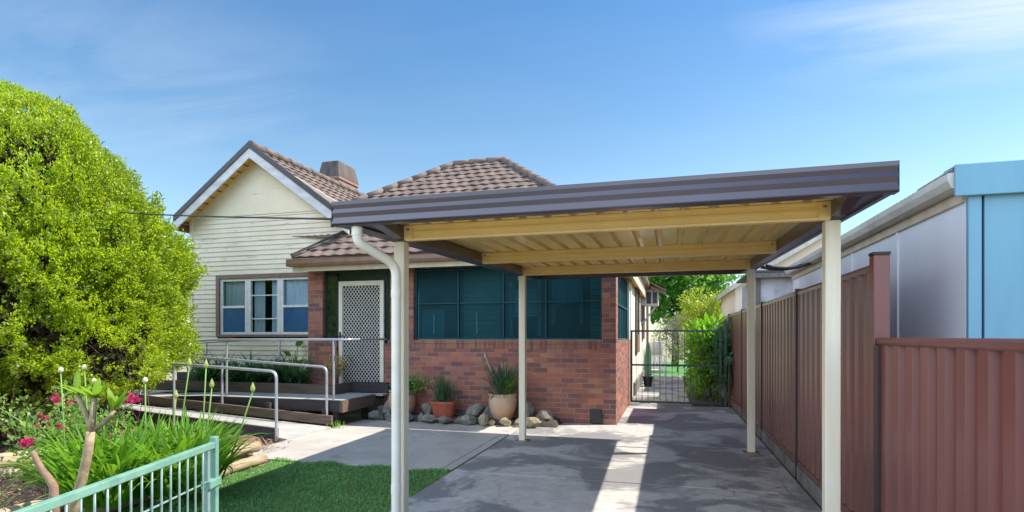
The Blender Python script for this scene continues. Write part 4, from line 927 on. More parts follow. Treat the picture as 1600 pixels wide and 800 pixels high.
# ================================================================== POTS, ROCKS, BRICKS
def potted(loc, label, name='potted_plant'): return thing(name, loc, label, 'potted plant')
p1 = potted((-4.66, 9.28, 0.06), 'big round sandy terracotta pot with leafy plant behind the white downpipe')
x, y, z = p1.location
part('pot', B().lathe([(0, 0.0), (0.15, 0), (0.20, 0.06), (0.245, 0.17), (0.255, 0.28), (0.24, 0.36), (0.228, 0.385), (0.236, 0.39), (0.236, 0.405), (0.226, 0.41), (0.226, 0.435), (0.24, 0.44), (0.24, 0.465), (0.215, 0.468), (0.2, 0.43), (0.2, 0.40), (0, 0.40)], (x, y, z), 36), 'terracotta', p1, smooth=True)
cs_ = ellipsoid_centers((x + 0.16, y - 0.03, z + 0.57), (0.42, 0.2, 0.15), 34, 0.2)
v, f = crown(cs_, np.full(34, 0.10), 16, 0.075, 0.042); npmesh('foliage', v, f, 'rose_leaf', p1)
b = B()
for c in cs_[:16]: b.tube([(x + random.uniform(-.06, .06), y + random.uniform(-.05, .05), z + 0.4), Vector(c) * 0.5 + Vector((x, y, z + 0.42)) * 0.5, c], 0.005, 5, 0.003)
part('stem', b, 'twig', p1)

p2 = potted((-3.82, 9.22, 0.07), 'ribbed red plastic tub of upright grey green blades against the brick wall')
x, y, z = p2.location; m = 64; b = B(); vs_ = []
prof = [(0.0, 0.0, 0), (0.15, 0.0, 0), (0.155, 0.01, 1), (0.195, 0.235, 1), (0.198, 0.24, 0), (0.222, 0.24, 0), (0.225, 0.285, 0), (0.205, 0.287, 0), (0.195, 0.25, 0), (0.0, 0.25, 0)]
for r_, h, rib in prof:
    for k in range(m):
        a = 2 * math.pi * k / m; e = 1 + 0.14 * abs(math.cos(2 * a)) ** 3 * 0 ; q = r_ * (1 + (0.03 * (1 if k % 2 else -1) if rib else 0))
        sx = 1.08 * np.sign(math.cos(a)) * abs(math.cos(a)) ** 0.72; sy = 0.8 * np.sign(math.sin(a)) * abs(math.sin(a)) ** 0.72
        vs_.append((x + q * sx, y + q * sy, z + h))
b.add(vs_, [(i * m + k, i * m + (k + 1) % m, (i + 1) * m + (k + 1) % m, (i + 1) * m + k) for i in range(len(prof) - 1) for k in range(m)])
part('pot', b, 'red_pot', p2)
n = 190; base = np.stack([x + rng.normal(0, .075, n), y + rng.normal(0, .05, n), np.full(n, z + 0.24)], 1)
v, f = ribbons(base, rng.uniform(0, 6.28, n), rng.uniform(0.32, 0.6, n), rng.uniform(0.02, 0.42, n), rng.uniform(0.0, 0.5, n), rng.uniform(0.008, 0.014, n), 4)
npmesh('foliage', v, f, 'aloe', p2)
n = 26; az = rng.uniform(0, 6.28, n); v, f = ribbons(np.stack([x + 0.19 * np.cos(az), y + 0.13 * np.sin(az), np.full(n, z + 0.28)], 1), az, rng.uniform(0.12, 0.3, n), rng.uniform(0.9, 1.5, n), rng.uniform(1.2, 1.9, n), rng.uniform(0.006, 0.012, n), 6)
npmesh('trailing_leaf', v, f, 'dry', p2)

p3 = potted((-2.75, 9.26, 0.07), 'pale glazed terracotta urn with spiky strap leaved plant behind the rear carport post')
x, y, z = p3.location
part('pot', B().lathe([(0, 0), (0.15, 0), (0.165, 0.02), (0.215, 0.14), (0.24, 0.26), (0.243, 0.33), (0.232, 0.385), (0.225, 0.40), (0.24, 0.405), (0.243, 0.44), (0.22, 0.445), (0.205, 0.40), (0, 0.39)], (x, y, z), 36), 'pale_pot', p3, smooth=True)
n = 130; base = np.stack([x + rng.normal(0, .06, n), y + rng.normal(0, .045, n), np.full(n, z + 0.38)], 1)
v, f = ribbons(base, rng.uniform(0, 6.28, n), rng.uniform(0.4, 0.82, n), rng.uniform(0.05, 0.6, n), rng.uniform(0.2, 1.0, n), rng.uniform(0.016, 0.03, n), 6)
n = 22; az = rng.uniform(2.4, 5.2, n); v2, f2 = ribbons(np.stack([x + 0.17 * np.cos(az), y + 0.15 * np.sin(az), np.full(n, z + 0.42)], 1), az, rng.uniform(0.35, 0.65, n), rng.uniform(0.8, 1.3, n), rng.uniform(0.9, 1.4, n), rng.uniform(0.014, 0.024, n), 7)
v, f = merge((v, f), (v2, f2)); npmesh('foliage', v, f, 'aloe', p3)
n = 16; v, f = ribbons(np.stack([x + 0.1 + rng.normal(0, .05, n), y - 0.08 + rng.normal(0, .03, n), np.full(n, z + 0.38)], 1), rng.uniform(-1.4, 0.6, n), rng.uniform(0.4, 0.6, n), rng.uniform(0.05, 0.5, n), rng.uniform(0.5, 1.6, n), rng.uniform(0.02, 0.03, n), 6)
npmesh('bright_leaf', v, f, 'strap', p3)
part('flower_stem', B().tube([(x - 0.02, y, z + 0.4), (x - 0.2, y - 0.02, z + 0.8), (x - 0.3, y - 0.04, z + 1.07)], 0.005, 5).tube([(x - 0.3, y - 0.04, z + 1.05), (x - 0.315, y - 0.04, z + 1.13)], 0.012, 6, 0.006), 'white_bud', p3)
part('dry_stem', B().tube([(x + 0.1, y, z + 0.5), (x + 0.35, y - 0.05, z + 0.82), (x + 0.5, y - 0.06, z + 0.82), (x + 0.6, y - 0.06, z + 0.78)], 0.004, 5), 'bud', p3)

p4 = potted((-6.02, 9.22, PZ + 0.001), 'small pot of yellow pink jade plant inside the planter end before the door')
x, y, z = p4.location
part('pot', B().lathe([(0, 0), (0.10, 0), (0.13, 0.13), (0.142, 0.13), (0.148, 0.165), (0.13, 0.167), (0.12, 0.14), (0, 0.135)], (x, y, z), 28), 'red_pot', p4, smooth=True)
b = B(); tips = []
for i in range(12):
    a = random.uniform(0, 6.28); h = random.uniform(0.25, 0.5); rr_ = random.uniform(0.05, 0.24)
    tip = Vector((x + rr_ * math.cos(a), y + rr_ * math.sin(a), z + 0.15 + h)); tips.append(tip)
    b.tube([(x + random.uniform(-.04, .04), y + random.uniform(-.04, .04), z + 0.13), tip * 0.5 + Vector((x, y, z + 0.2)) * 0.5, tip], 0.012, 6, 0.007)
part('stem', b, 'bark_red', p4)
v, f = crown(tips, np.full(12, 0.10), 34, 0.045, 0.03, 0.5, 1.0); npmesh('foliage', v, f, 'jade', p4)

def rock_mesh(seed, sx, sy, sz):
    r_ = random.Random(seed); me = bpy.data.meshes.new('rock'); import bmesh
    bm = bmesh.new(); bmesh.ops.create_icosphere(bm, subdivisions=3, radius=1)
    pl = [(Vector((r_.uniform(-1, 1), r_.uniform(-1, 1), r_.uniform(-1, 1))).normalized(), r_.uniform(0.5, 0.75)) for _ in range(13)]
    for vv in bm.verts:
        p = vv.co.copy(); s_ = 1.0
        for q, lim in pl:
            d_ = p.dot(q)
            if d_ > lim: s_ = min(s_, lim / d_)
        p = p * s_ * (1 + 0.07 * math.sin(p.x * 5 + seed) * math.sin(p.y * 6 + seed * 2) + 0.035 * r_.uniform(-1, 1)) * 1.02
        vv.co = Vector((p.x * sx, p.y * sy, p.z * sz))
    bm.to_mesh(me); bm.free(); me.polygons.foreach_set('use_smooth', [False] * len(me.polygons)); return me
rocks = [  # x, y, sx, sy, sz, material, label
    (-5.02, 8.99, .17, .12, .10, 'rock', 'flat grey brown rock beside the ramp end, leftmost of the edging rocks'),
    (-4.76, 8.95, .12, .11, .10, 'rock', 'grey rock half hidden left of the white downpipe'),
    (-4.40, 8.93, .16, .13, .115, 'rock', 'rounded blue grey rock just right of the white downpipe'),
    (-4.17, 9.04, .09, .10, .10, 'rock', 'small dark grey rock between the round pot and the red tub'),
    (-3.98, 8.90, .17, .13, .10, 'rock', 'humped pale grey rock below the red tub at its left'),
    (-3.68, 8.91, .19, .13, .09, 'rock', 'long low grey rock directly in front of the red tub'),
    (-3.42, 8.95, .10, .11, .09, 'rock', 'small dark rock right of the red tub'),
    (-3.24, 8.90, .17, .13, .11, 'rock', 'broad dark grey slab between the red tub and the pale urn'),
    (-2.98, 8.90, .12, .14, .14, 'rock_warm', 'tilted ochre rock standing left of the pale urn'),
    (-2.84, 8.92, .08, .08, .07, 'rock_warm', 'small sunlit pebble rock at the foot of the pale urn'),
    (-2.62, 8.93, .13, .11, .09, 'rock_warm', 'flat yellowish rock in front of the pale urn'),
    (-2.38, 8.95, .09, .10, .085, 'rock_warm', 'small pinkish rock right of the rear carport post'),
    (-2.14, 8.93, .20, .13, .10, 'rock_warm', 'long pale sunlit rock ending the row at the right'),
    (-2.32, 9.34, .13, .13, .19, 'rock', 'upright dark green grey rock right behind the pale urn'),
    (-2.02, 9.30, .20, .14, .14, 'rock', 'broad mossy rock leaning on the wall behind the last rock'),
    (-3.30, 9.34, .20, .14, .17, 'rock', 'large dark boulder on the wall between red tub and urn'),
    (-4.22, 9.36, .10, .09, .16, 'rock', 'upright grey rock on the wall behind the round pot'),
    (-3.02, 9.28, .10, .09, .15, 'rock', 'narrow leaning rock left behind the pale urn'),
    (-4.88, 9.12, .10, .12, .19, 'rock', 'dark standing stone between ramp end and round pot'),
]
for i, (x, y, sx, sy, sz, m, lab) in enumerate(rocks):
    o = finish('rock', rock_mesh(i + 3, sx, sy, sz), K[m], None); zz = 0.02 if y < 9.1 else 0.07
    o.location = (x, y, zz + sz * 0.62); o.rotation_euler = (0.1 * math.sin(i * 2.1), 0.12 * math.cos(i * 1.3) if i != 8 else 0.6, 0.5 * math.sin(i * 4.7)); tag(o, lab, 'rock', 'rocks edging the pot bed')
# brick stack under the platform edge
for i, (dx, z, lab) in enumerate(((0.0, 0.0, 'lower grey brick of the small stack beside the ramp end'), (0.03, 0.111, 'upper grey brick of the small stack beside the ramp end'))):
    tag(part('brick', B().box(-5.14 + dx, -4.93 + dx, 9.2, 9.42, 0.0 + z, 0.11 + z), 'plinth', bevel=0.006), lab, 'brick', 'stacked grey bricks')

# ================================================================== LEFT GARDEN
def world(lat, d, z=0.0):                                  # camera-frame lateral/depth -> world (only arithmetic for placing)
    a = R(15.6); return Vector((lat * math.cos(a) - d * math.sin(a), lat * math.sin(a) + d * math.cos(a), z))
# logs
def log(x0, y0, x1, y1, z, r, lab):
    n_ = 12; pts = [(x0 + (x1 - x0) * i / n_, y0 + (y1 - y0) * i / n_, z + 0.006 * math.sin(i * 1.3)) for i in range(n_ + 1)]
    o = part('garden_log', B().tube(pts, [r * (1 + 0.03 * math.sin(i * 2.2)) for i in range(n_ + 1)], 14), 'log', smooth=False)
    o.data.polygons.foreach_set('use_smooth', [len(p.vertices) == 4 for p in o.data.polygons])
    tag(o, lab, 'log', 'garden edging logs')
log(-4.72, 2.6, -4.80, 5.72, 0.165, 0.062, 'upper round log edging the bed beside the lawn')
log(-4.62, 2.5, -4.66, 5.66, 0.04, 0.062, 'lower round log lying along the lawn edge')
log(-6.75, 3.4, -6.6, 5.0, 0.19, 0.085, 'upper weathered log in the bed at the left edge')
log(-6.5, 3.3, -6.35, 4.7, 0.09, 0.08, 'lower weathered log in the bed at the left edge')
# conifer hedge
hd = thing('conifer', tuple(world(-7.8, 8.3)), 'huge rounded yellow green conifer bush at the left beside the ramp', 'conifer')
# profile: half width at height
HC = world(-7.8, 8.3)
hz = np.array([0.45, 0.6, 0.8, 1.17, 1.74, 2.1, 2.4, 2.9, 3.5, 4.0, 4.35, 4.7, 4.92, 5.08]); hw = np.array([1.95, 2.3, 2.65, 3.0, 2.95, 3.05, 3.12, 2.95, 2.55, 2.08, 1.55, 0.95, 0.5, 0.05])
def hedge_pt(n, shell0=0.86, shell1=1.0):
    z = rng.uniform(0.45, 5.06, n * 3); wd = np.interp(z, hz, hw)
    keep = rng.random(n * 3) < (wd + 0.25) / 3.2; z = z[keep][:n]; n = len(z); wd = np.interp(z, hz, hw)
    a = rng.uniform(0, 2 * np.pi, n)
    lump = 1 + 0.035 * np.sin(5 * a + 2.1 * z) + 0.03 * np.sin(9 * a - 3.7 * z) + 0.022 * np.sin(17 * a + 7 * z + 1.0)
    s = rng.uniform(shell0, shell1, n)
    rx = wd * lump * s
    P = np.stack([HC.x + rx * np.cos(a), HC.y + rx * 0.72 * np.sin(a), z], 1)
    slope = -np.gradient(hw, hz); nz_ = np.interp(z, hz, slope)
    N = unit(np.stack([np.cos(a), np.sin(a) / 0.72, nz_], 1)); return P, N, s
P, N, s = hedge_pt(38000, 0.86, 1.0)
def n3(p, k, ph):
    return (np.sin(p[:, 0] * k + 1.7 * np.sin(p[:, 2] * k * 0.63 + ph)) + np.sin(p[:, 1] * k * 1.13 + 1.9 * np.sin(p[:, 0] * k * 0.71 - ph) + 1.0) + np.sin(p[:, 2] * k * 0.94 + 1.6 * np.sin(p[:, 1] * k * 0.8 + 2 * ph))) / 3
# billowing lobes and finer tufts push the surface in and out
P = P + N * (0.24 * n3(P, 2.0, 0.4) + 0.15 * n3(P, 5.0, 1.9) + 0.06 * n3(P, 12.0, 0.3))[:, None]
g = n3(P, 3.4, 2.2) + 0.8 * n3(P, 8.5, 0.9)
low = np.clip((1.75 - P[:, 2]) / 1.4, 0, 1)
keep = (g > -0.4 + 0.25 * low) | (rng.random(len(g)) < 0.07)
P, N, s = P[keep], N[keep], s[keep]
allv = []
per = 16
spray = unit(N * 0.8 + 0.5 * rand_dirs(len(P)) + np.array([0, 0, 0.55]))
sz_ = 0.75 + 0.5 * rng.random(len(P))
for k in range(per):
    d = unit(spray + 0.75 * rand_dirs(len(P)))
    off = spray * (0.11 * k / per - 0.03)[..., None] * 1.0 if np.ndim(k) else spray * (0.13 * k / per - 0.04)
    allv.append(leaf_quads(P + off * sz_[:, None] + rand_dirs(len(P)) * 0.03, d, 0.044, 0.021, 0.3))
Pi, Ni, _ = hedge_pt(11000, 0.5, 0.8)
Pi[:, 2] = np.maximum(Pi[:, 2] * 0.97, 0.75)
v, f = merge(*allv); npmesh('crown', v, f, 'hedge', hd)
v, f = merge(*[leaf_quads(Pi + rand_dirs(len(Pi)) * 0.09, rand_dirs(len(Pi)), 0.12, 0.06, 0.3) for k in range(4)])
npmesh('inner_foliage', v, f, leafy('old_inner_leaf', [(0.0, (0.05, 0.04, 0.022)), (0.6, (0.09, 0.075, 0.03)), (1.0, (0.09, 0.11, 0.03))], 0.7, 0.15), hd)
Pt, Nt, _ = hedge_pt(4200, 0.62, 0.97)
st = Pt - Nt * 0.45 + rng.normal(0, 0.12, Pt.shape); md_ = (Pt + st) / 2 + rng.normal(0, 0.05, Pt.shape)
b = B()
for i in range(len(Pt)):
    b.tube([st[i], md_[i], Pt[i]], 0.008, 4, 0.0035, cap=False)
part('twig', b, 'twig', hd, recalc=False)
b = B()
for i in range(9):
    a = i * 0.7; b.tube([(HC.x + 0.15 * math.cos(a), HC.y + 0.15 * math.sin(a), 0.0), (HC.x + 0.5 * math.cos(a), HC.y + 0.4 * math.sin(a), 1.4), (HC.x + 1.2 * math.cos(a), HC.y + 0.9 * math.sin(a), 3.0), (HC.x + 1.0 * math.cos(a), HC.y + 0.7 * math.sin(a), 4.3)], 0.09, 8, 0.02)
part('trunk', b, 'trunk', hd, smooth=True)
# low dry twigs at the hedge foot
b = B()
for i in range(330):
    a = random.uniform(-2.6, 0.3); r_ = random.uniform(1.7, 2.7); px, py = HC.x + r_ * math.cos(a), HC.y + r_ * 0.72 * math.sin(a)
    b.tube([(px, py, random.uniform(0.1, 0.3)), (px + random.uniform(-.2, .2), py + random.uniform(-.2, .1), random.uniform(0.3, 0.6)), (px + random.uniform(-.3, .3), py + random.uniform(-.3, .1), random.uniform(0.35, 0.95))], 0.007, 4, 0.003, cap=False)
part('dead_branch', b, 'twig', hd, recalc=False)

# agapanthus
def agapanthus(x, y, z, nl, lab, rad, Lmin=0.45, Lmax=0.8):
    t = thing('agapanthus', (x, y, z), lab, 'plant', 'agapanthus clumps in the front bed')
    a = rng.uniform(0, 6.28, nl); rr_ = rad * rng.random(nl) ** 0.5
    base = np.stack([x + rr_ * np.cos(a), y + rr_ * np.sin(a), np.full(nl, z)], 1)
    v, f = ribbons(base, a + rng.normal(0, .6, nl), rng.uniform(Lmin, Lmax, nl), rng.uniform(0.0, 0.65, nl), rng.uniform(0.3, 1.5, nl), rng.uniform(0.028, 0.045, nl), 7, 0.3)
    npmesh('foliage', v, f, 'strap', t, smooth=False); return t
ag1 = agapanthus(*world(-3.08, 5.2, 0.08), 300, 'bright green agapanthus clump overhanging the logs, nearest the ramp rail', 0.3)
ag2 = agapanthus(*world(-3.5, 4.85, 0.08), 260, 'bright green agapanthus clump in the middle, behind the green gate post', 0.28)
ag3 = agapanthus(*world(-3.40, 5.7, 0.08), 260, 'agapanthus clump farthest back under the thin bud stalks', 0.3)
ag4 = agapanthus(*world(-3.78, 5.3, 0.08), 220, 'agapanthus clump beside the rose bush and frangipani trunk', 0.3)
def stalk(t, u, vpx, d, kind_, lean):
    top = world((u - 800) / 878 * d, d, 1.5 + (525 - vpx) / 878 * d); bx_ = Vector((top.x + lean, top.y, 0.1))
    mid = top.lerp(bx_, 0.5) + Vector((0.015, 0, 0))
    s_ = part('flower_stalk', B().tube([bx_, mid, top], 0.0085, 6, 0.006), 'stalk', t, smooth=True)
    if kind_ == 'w': part('bud', B().lathe([(0.005, 0), (0.017, 0.008), (0.023, 0.026), (0.019, 0.044), (0.012, 0.052), (0, 0.06)], top - Vector((0, 0, 0.005)), 10), 'white_bud', s_, smooth=True)
    else: part('bud', B().lathe([(0.006, 0), (0.02, 0.02), (0.022, 0.04), (0.01, 0.075), (0, 0.1)], top - Vector((0, 0, 0.005)), 10), 'bud', s_, smooth=True)
stalk(ag4, 95, 582, 5.2, 'w', 0.05); stalk(ag4, 132, 578, 5.4, 'w', 0.06); stalk(ag4, 147, 599, 5.6, 'w', 0.0); stalk(ag4, 227, 598, 5.3, 'w', -0.02)
stalk(ag3, 275, 622, 5.9, 'b', -0.12); stalk(ag3, 296, 572, 5.8, 'b', -0.22); stalk(ag3, 322, 575, 5.7, 'b', -0.1); stalk(ag2, 331, 606, 5.4, 'b', -0.15); stalk(ag1, 395, 612, 5.4, 'b', -0.36)
# rose bush
rc = world(-4.35, 5.5)
rs = thing('rose_bush', (rc.x, rc.y, 0.08), 'rambling rose bush with magenta flowers in front of the conifer', 'rose bush')
b = B(); rp3 = []
for i in range(26):
    a = random.uniform(0, 6.28); r_ = random.uniform(0.1, 0.62); tip = Vector((rc.x + r_ * math.cos(a), rc.y + r_ * math.sin(a), random.uniform(0.35, 0.98)))
    m0 = Vector((rc.x + 0.3 * r_ * math.cos(a), rc.y + 0.3 * r_ * math.sin(a), tip.z * 0.6)); b.tube([(rc.x + random.uniform(-.1, .1), rc.y + random.uniform(-.1, .1), 0.05), m0, tip], 0.008, 5, 0.004)
    rp3 += [tip, m0.lerp(tip, 0.5), m0, m0.lerp(tip, 0.75)]
part('stem', b, 'stalk', rs)
v, f = crown(rp3, np.full(len(rp3), 0.115), 22, 0.05, 0.032, 0.3, 1.0); npmesh('foliage', v, f, 'rose_leaf', rs)
for u, vpx, d, sc in ((40, 690, 4.9, 0.075), (80, 714, 5.0, 0.05), (104, 711, 5.1, 0.04), (62, 649, 5.2, 0.03), (70, 655, 5.2, 0.03), (94, 667, 5.1, 0.035), (59, 664, 5.1, 0.025), (76, 663, 5.2, 0.022), (90, 622, 5.6, 0.05), (112, 628, 5.6, 0.045), (205, 625, 5.5, 0.065), (218, 623, 5.5, 0.035)):
    c = world((u - 800) / 878 * d, d, 1.5 + (525 - vpx) / 878 * d)
    sc *= 0.72; v, f = crown([c + Vector(rng.normal(0, sc * 0.5, 3)) for _ in range(6)], np.full(6, sc * 0.5), 22, sc * 0.42, sc * 0.36, 0.3, 0.9); npmesh('flower', v, f, 'petal', rs)
b = B()
for u, vpx, d in ((40, 697, 4.9), (90, 630, 5.6), (205, 632, 5.5), (80, 720, 5.0)):
    c = world((u - 800) / 878 * d, d, 1.5 + (525 - vpx) / 878 * d); b.tube([(c.x + 0.1, c.y + 0.1, 0.1), c * 0.6 + Vector((rc.x, rc.y, 0.4)) * 0.4, c], 0.006, 5, 0.004)
part('cane', b, 'stalk', rs)
# frangipanis
d0 = 4.2
def W(u, vpx, d): return world((u - 800) / 878 * d, d, 1.5 + (525 - vpx) / 878 * d)
fr = thing('frangipani', tuple(W(105, 838, d0) * 1.0)[:2] + (0.05,), 'young forked frangipani tree with leaf tufts behind the green gate', 'small tree')
fork = W(142, 674, d0)
part('trunk', B().tube([W(108, 830, d0), W(114, 795, d0), W(128, 750, d0), W(138, 705, d0), fork], [0.037, 0.036, 0.034, 0.031, 0.029], 12).tube([fork, W(138, 655, d0), W(128, 632, d0), W(120, 618, d0)], [0.022, 0.019, 0.017, 0.017], 10).tube([fork, W(145, 650, d0), W(148, 622, d0)], [0.025, 0.021, 0.019], 10).tube([fork, W(160, 662, d0 + .03), W(172, 650, d0 + .03), W(178, 641, d0 + .03)], [0.019, 0.017, 0.015, 0.014], 10), 'bark', fr, smooth=True)
lv = []
for tip, nl in ((W(120, 616, d0), 6), (W(148, 621, d0), 9), (W(178, 640, d0 + .03), 7)):
    az = rng.uniform(0, 6.28, 1) + np.arange(nl) * 2 * np.pi / nl + rng.normal(0, .25, nl)
    lv.append(ribbons(np.tile(np.array(tip), (nl, 1)), az, rng.uniform(0.13, 0.23, nl), rng.uniform(0.2, 1.25, nl), rng.uniform(0.0, 0.5, nl), rng.uniform(0.045, 0.065, nl), 6, 0.5))
v, f = merge(*lv); npmesh('leaf', v, f, 'frangi', fr)
fr2 = thing('frangipani', tuple(W(85, 840, 4.0))[:2] + (0.05,), 'bare bent frangipani stem left of the forked tree', 'small tree')
part('trunk', B().tube([W(86, 835, 4.0), W(85, 790, 4.0), W(84, 760, 4.0), W(76, 747, 4.0), W(64, 732, 4.0), W(56, 716, 4.0), W(51, 705, 4.0)], [0.034, 0.03, 0.028, 0.025, 0.021, 0.019, 0.017], 10), 'bark_red', fr2, smooth=True)
# dry strap plant at the left edge
dc = world(-4.05, 4.2); n = 60
dpn = thing('strap_plant', (dc.x, dc.y, 0.08), 'yellowing strap leaved plant at the left edge of the photo', 'plant')
v, f = ribbons(np.stack([dc.x + rng.normal(0, .08, n), dc.y + rng.normal(0, .08, n), np.full(n, 0.05)], 1), rng.uniform(0, 6.28, n), rng.uniform(0.35, 0.75, n), rng.uniform(0.15, 0.9, n), rng.uniform(0.3, 1.0, n), rng.uniform(0.01, 0.018, n), 6)
npmesh('foliage', v, f, 'dry', dpn)
# mulch chips: one mass
n = 6500; cxs = rng.uniform(-9, -4.85, n); cys = rng.uniform(2.6, 6.5, n)
v, f = leaf_quads(np.stack([cxs, cys, 0.075 + 0.025 * rng.random(n)], 1), np.stack([rng.normal(size=n), rng.normal(size=n), 0.25 * rng.normal(size=n)], 1), 0.06, 0.02, 0.1, np.tile(np.array([0., 0., 1.]), (n, 1)))
mu = npmesh('mulch', v, f, leafy('mulch_chip', [(0.0, (0.1, 0.055, 0.04)), (0.5, (0.3, 0.16, 0.11)), (1.0, (0.48, 0.3, 0.22))], 0.9, 0.0)); kind(mu, 'stuff'); mu['label'] = 'red brown bark mulch spread over the garden bed'; mu['category'] = 'mulch'
# plants behind the ramp board against the wing wall
for i, (x, nl, lab) in enumerate(((-9.0, 110, 'dark strap leaved plant under the left end of the wing window'), (-8.1, 130, 'dark strap leaved plant under the middle of the wing window'), (-7.25, 120, 'dark strap leaved plant close to the brick pier'))):
    t = thing('strap_plant', (x, 9.42, 0.53), lab, 'plant', 'dark plants along the wing wall')
    nl = int(nl * 1.6); base = np.stack([x + rng.normal(0, .24, nl), 9.42 + rng.normal(0, .1, nl), np.full(nl, 0.53)], 1)
    v, f = ribbons(base, rng.uniform(0, 6.28, nl), rng.uniform(0.45, 0.85, nl), rng.uniform(0.1, 0.8, nl), rng.uniform(0.6, 1.6, nl), rng.uniform(0.03, 0.05, nl), 6)
    v[:, 1] = np.minimum(v[:, 1], 9.89); npmesh('foliage', v, f, 'dark_leaf', t)
t = thing('broadleaf_plant', (-7.2, 9.62, 0.52), 'broad leaved green plant reaching up beside the brick pier', 'plant')
b = B(); lv = []
for (dx, h, az) in ((-0.1, 0.75, 2.6), (0.05, 0.85, 0.3), (0.15, 0.6, -0.6), (-0.02, 0.55, 3.6), (0.1, 0.95, 1.9)):
    tip = Vector((-7.2 + dx, 9.6, 0.35 + h)); b.tube([(-7.2, 9.62, 0.35), Vector((-7.2 + dx * 0.6, 9.61, 0.35 + h * 0.6)), tip], 0.008, 5)
    lv.append(ribbons(np.array([tip]), np.array([az]), np.array([0.36]), np.array([0.9]), np.array([0.9]), np.array([0.13]), 7))
part('stem', b, 'stalk', t); v, f = merge(*lv); v[:, 1] = np.minimum(v[:, 1], 9.88); npmesh('leaf', v, f, 'tree_leaf', t)
# weeds at the ramp foot
wt = thing('weed', (-5.22, 8.05, 0.0), 'tuft of grass growing at the end of the ramp kerb', 'weed')
n = 26; v, f = ribbons(np.stack([-5.2 + rng.normal(0, .06, n), 8.03 + rng.normal(0, .05, n), np.full(n, 0.0)], 1), rng.uniform(0, 6.28, n), rng.uniform(0.08, 0.2, n), rng.uniform(0.1, 0.7, n), rng.uniform(0.3, 1.2, n), rng.uniform(0.006, 0.012, n), 4)
npmesh('blade', v, f, 'strap', wt)

# ================================================================== GREEN GATE (front left)
ga, gb_ = world(-1.69, 3.19), world(-1.69, 0.95); gd = (gb_ - ga).normalized()
gt = thing('gate', (ga.x, ga.y, 0), 'open pale green welded bar garden gate in the left foreground', 'gate')
GZ = 0.90
part('top_rail', B().beam(ga + gd * 0.018 + Vector((0, 0, GZ - 0.016)), gb_ + Vector((0, 0, GZ - 0.016)), 0.034, 0.034), 'green_paint', gt, bevel=0.004)
part('end_stile', B().beam(ga + Vector((0, 0, 0.0)), ga + Vector((0, 0, GZ + 0.03)), 0.036, 0.036, gd), 'green_paint', gt, bevel=0.004)
part('end_stile', B().beam(ga + gd * 0.075 + Vector((0, 0, 0.1)), ga + gd * 0.075 + Vector((0, 0, GZ - 0.036)), 0.024, 0.024, gd), 'green_bar', gt, bevel=0.003)
part('latch', B().beam(ga + gd * 0.09 + Vector((0, 0, 0.675)) , ga - gd * 0.03 + Vector((0, 0, 0.675)), 0.055, 0.045), 'green_paint', gt, bevel=0.004)
for z in (0.69, 0.50, 0.12): part('cross_wire', B().tube([ga + gd * 0.09 + Vector((0, 0, z)), gb_ + Vector((0, 0, z))], 0.0055, 8), 'green_bar', gt, smooth=True)
x = 0.135
while x < 2.2:
    p = ga + gd * x; part('bar', B().tube([p + Vector((0.012, 0, 0.1)), p + Vector((0.012, 0, GZ - 0.034))], 0.0048, 8), 'green_bar', gt, smooth=True); x += 0.072

# ================================================================== SIDE GATE AND BACK YARD
sg = thing('gate', (0.17, 12.75, 0), 'tall dark green barred steel side gate closing the end of the driveway', 'gate')
for x in (-0.80, 1.06): part('stile', B().box(x - 0.02, x + 0.02, 12.73, 12.77, 0.03, 1.63), 'dark_gate', sg)
for z in (0.05, 0.86, 1.61): part('cross_rail', B().box(-0.779, 1.039, 12.735, 12.765, z - 0.02, z + 0.02), 'dark_gate', sg)
for i in range(14):
    x = -0.70 + i * 0.128; part('bar', B().tube([(x, 12.75, 0.07), (x, 12.75, 1.59)], 0.007, 6), 'dark_gate', sg)
gp = tag(part('gate_post', B().box(1.13, 1.19, 12.7, 12.76, 0, 1.84), 'dark_gate', bevel=0.005), 'grey green steel post at the right of the side gate', 'post')
# air conditioner and awning
ac = thing('air_conditioner', (-0.6, 19.2, 2.5), 'white window air conditioner sticking out of the side wall', 'air conditioner')
part('casing', B().box(-0.868, -0.33, 18.9, 19.7, 2.5, 2.98), 'ac_white', ac, bevel=0.015)
for x0, x1 in ((-0.70, -0.56), (-0.51, -0.37)): part('grille', B().box(x0, x1, 18.88, 18.897, 2.56, 2.93), 'dark_trim', ac)
part('strut', B().tube([(-0.86, 19.0, 1.9), (-0.4, 19.0, 2.5)], 0.02, 6).tube([(-0.86, 19.6, 1.9), (-0.4, 19.6, 2.5)], 0.02, 6), 'ac_white', ac)
aw = thing('awning', (-0.6, 18.7, 3.2), 'small rusty sloping awning above the air conditioner', 'awning')
part('sheet', B().poly([(-0.86, 18.3, 3.33), (-0.1, 18.3, 2.93), (-0.1, 20.3, 2.93), (-0.86, 20.3, 3.33)], (0, 0, 0.03)), 'awning', aw)
part('bracket', B().tube([(-0.86, 18.4, 2.95), (-0.25, 18.4, 3.0)], 0.02, 6), 'awning', aw)
tk = thing('water_heater', (-0.45, 21.5, 0), 'rounded white tank standing on legs by the side wall', 'tank')
part('tank', B().lathe([(0, 0), (0.2, 0), (0.26, 0.05), (0.27, 0.3), (0.25, 0.5), (0.18, 0.56), (0, 0.57)], (-0.48, 21.5, 0.75), 20), 'tank', tk, smooth=True)
for dx in (-0.15, 0.15): part('leg', B().tube([(-0.48 + dx, 21.4, 0), (-0.48 + dx, 21.4, 0.76)], 0.025, 6), 'tank', tk)
ct = thing('cactus', (-0.6, 17.2, 0), 'slim dark green column plant in a pot beside the side wall', 'potted plant')
b = B(); m = 20; vs_ = []
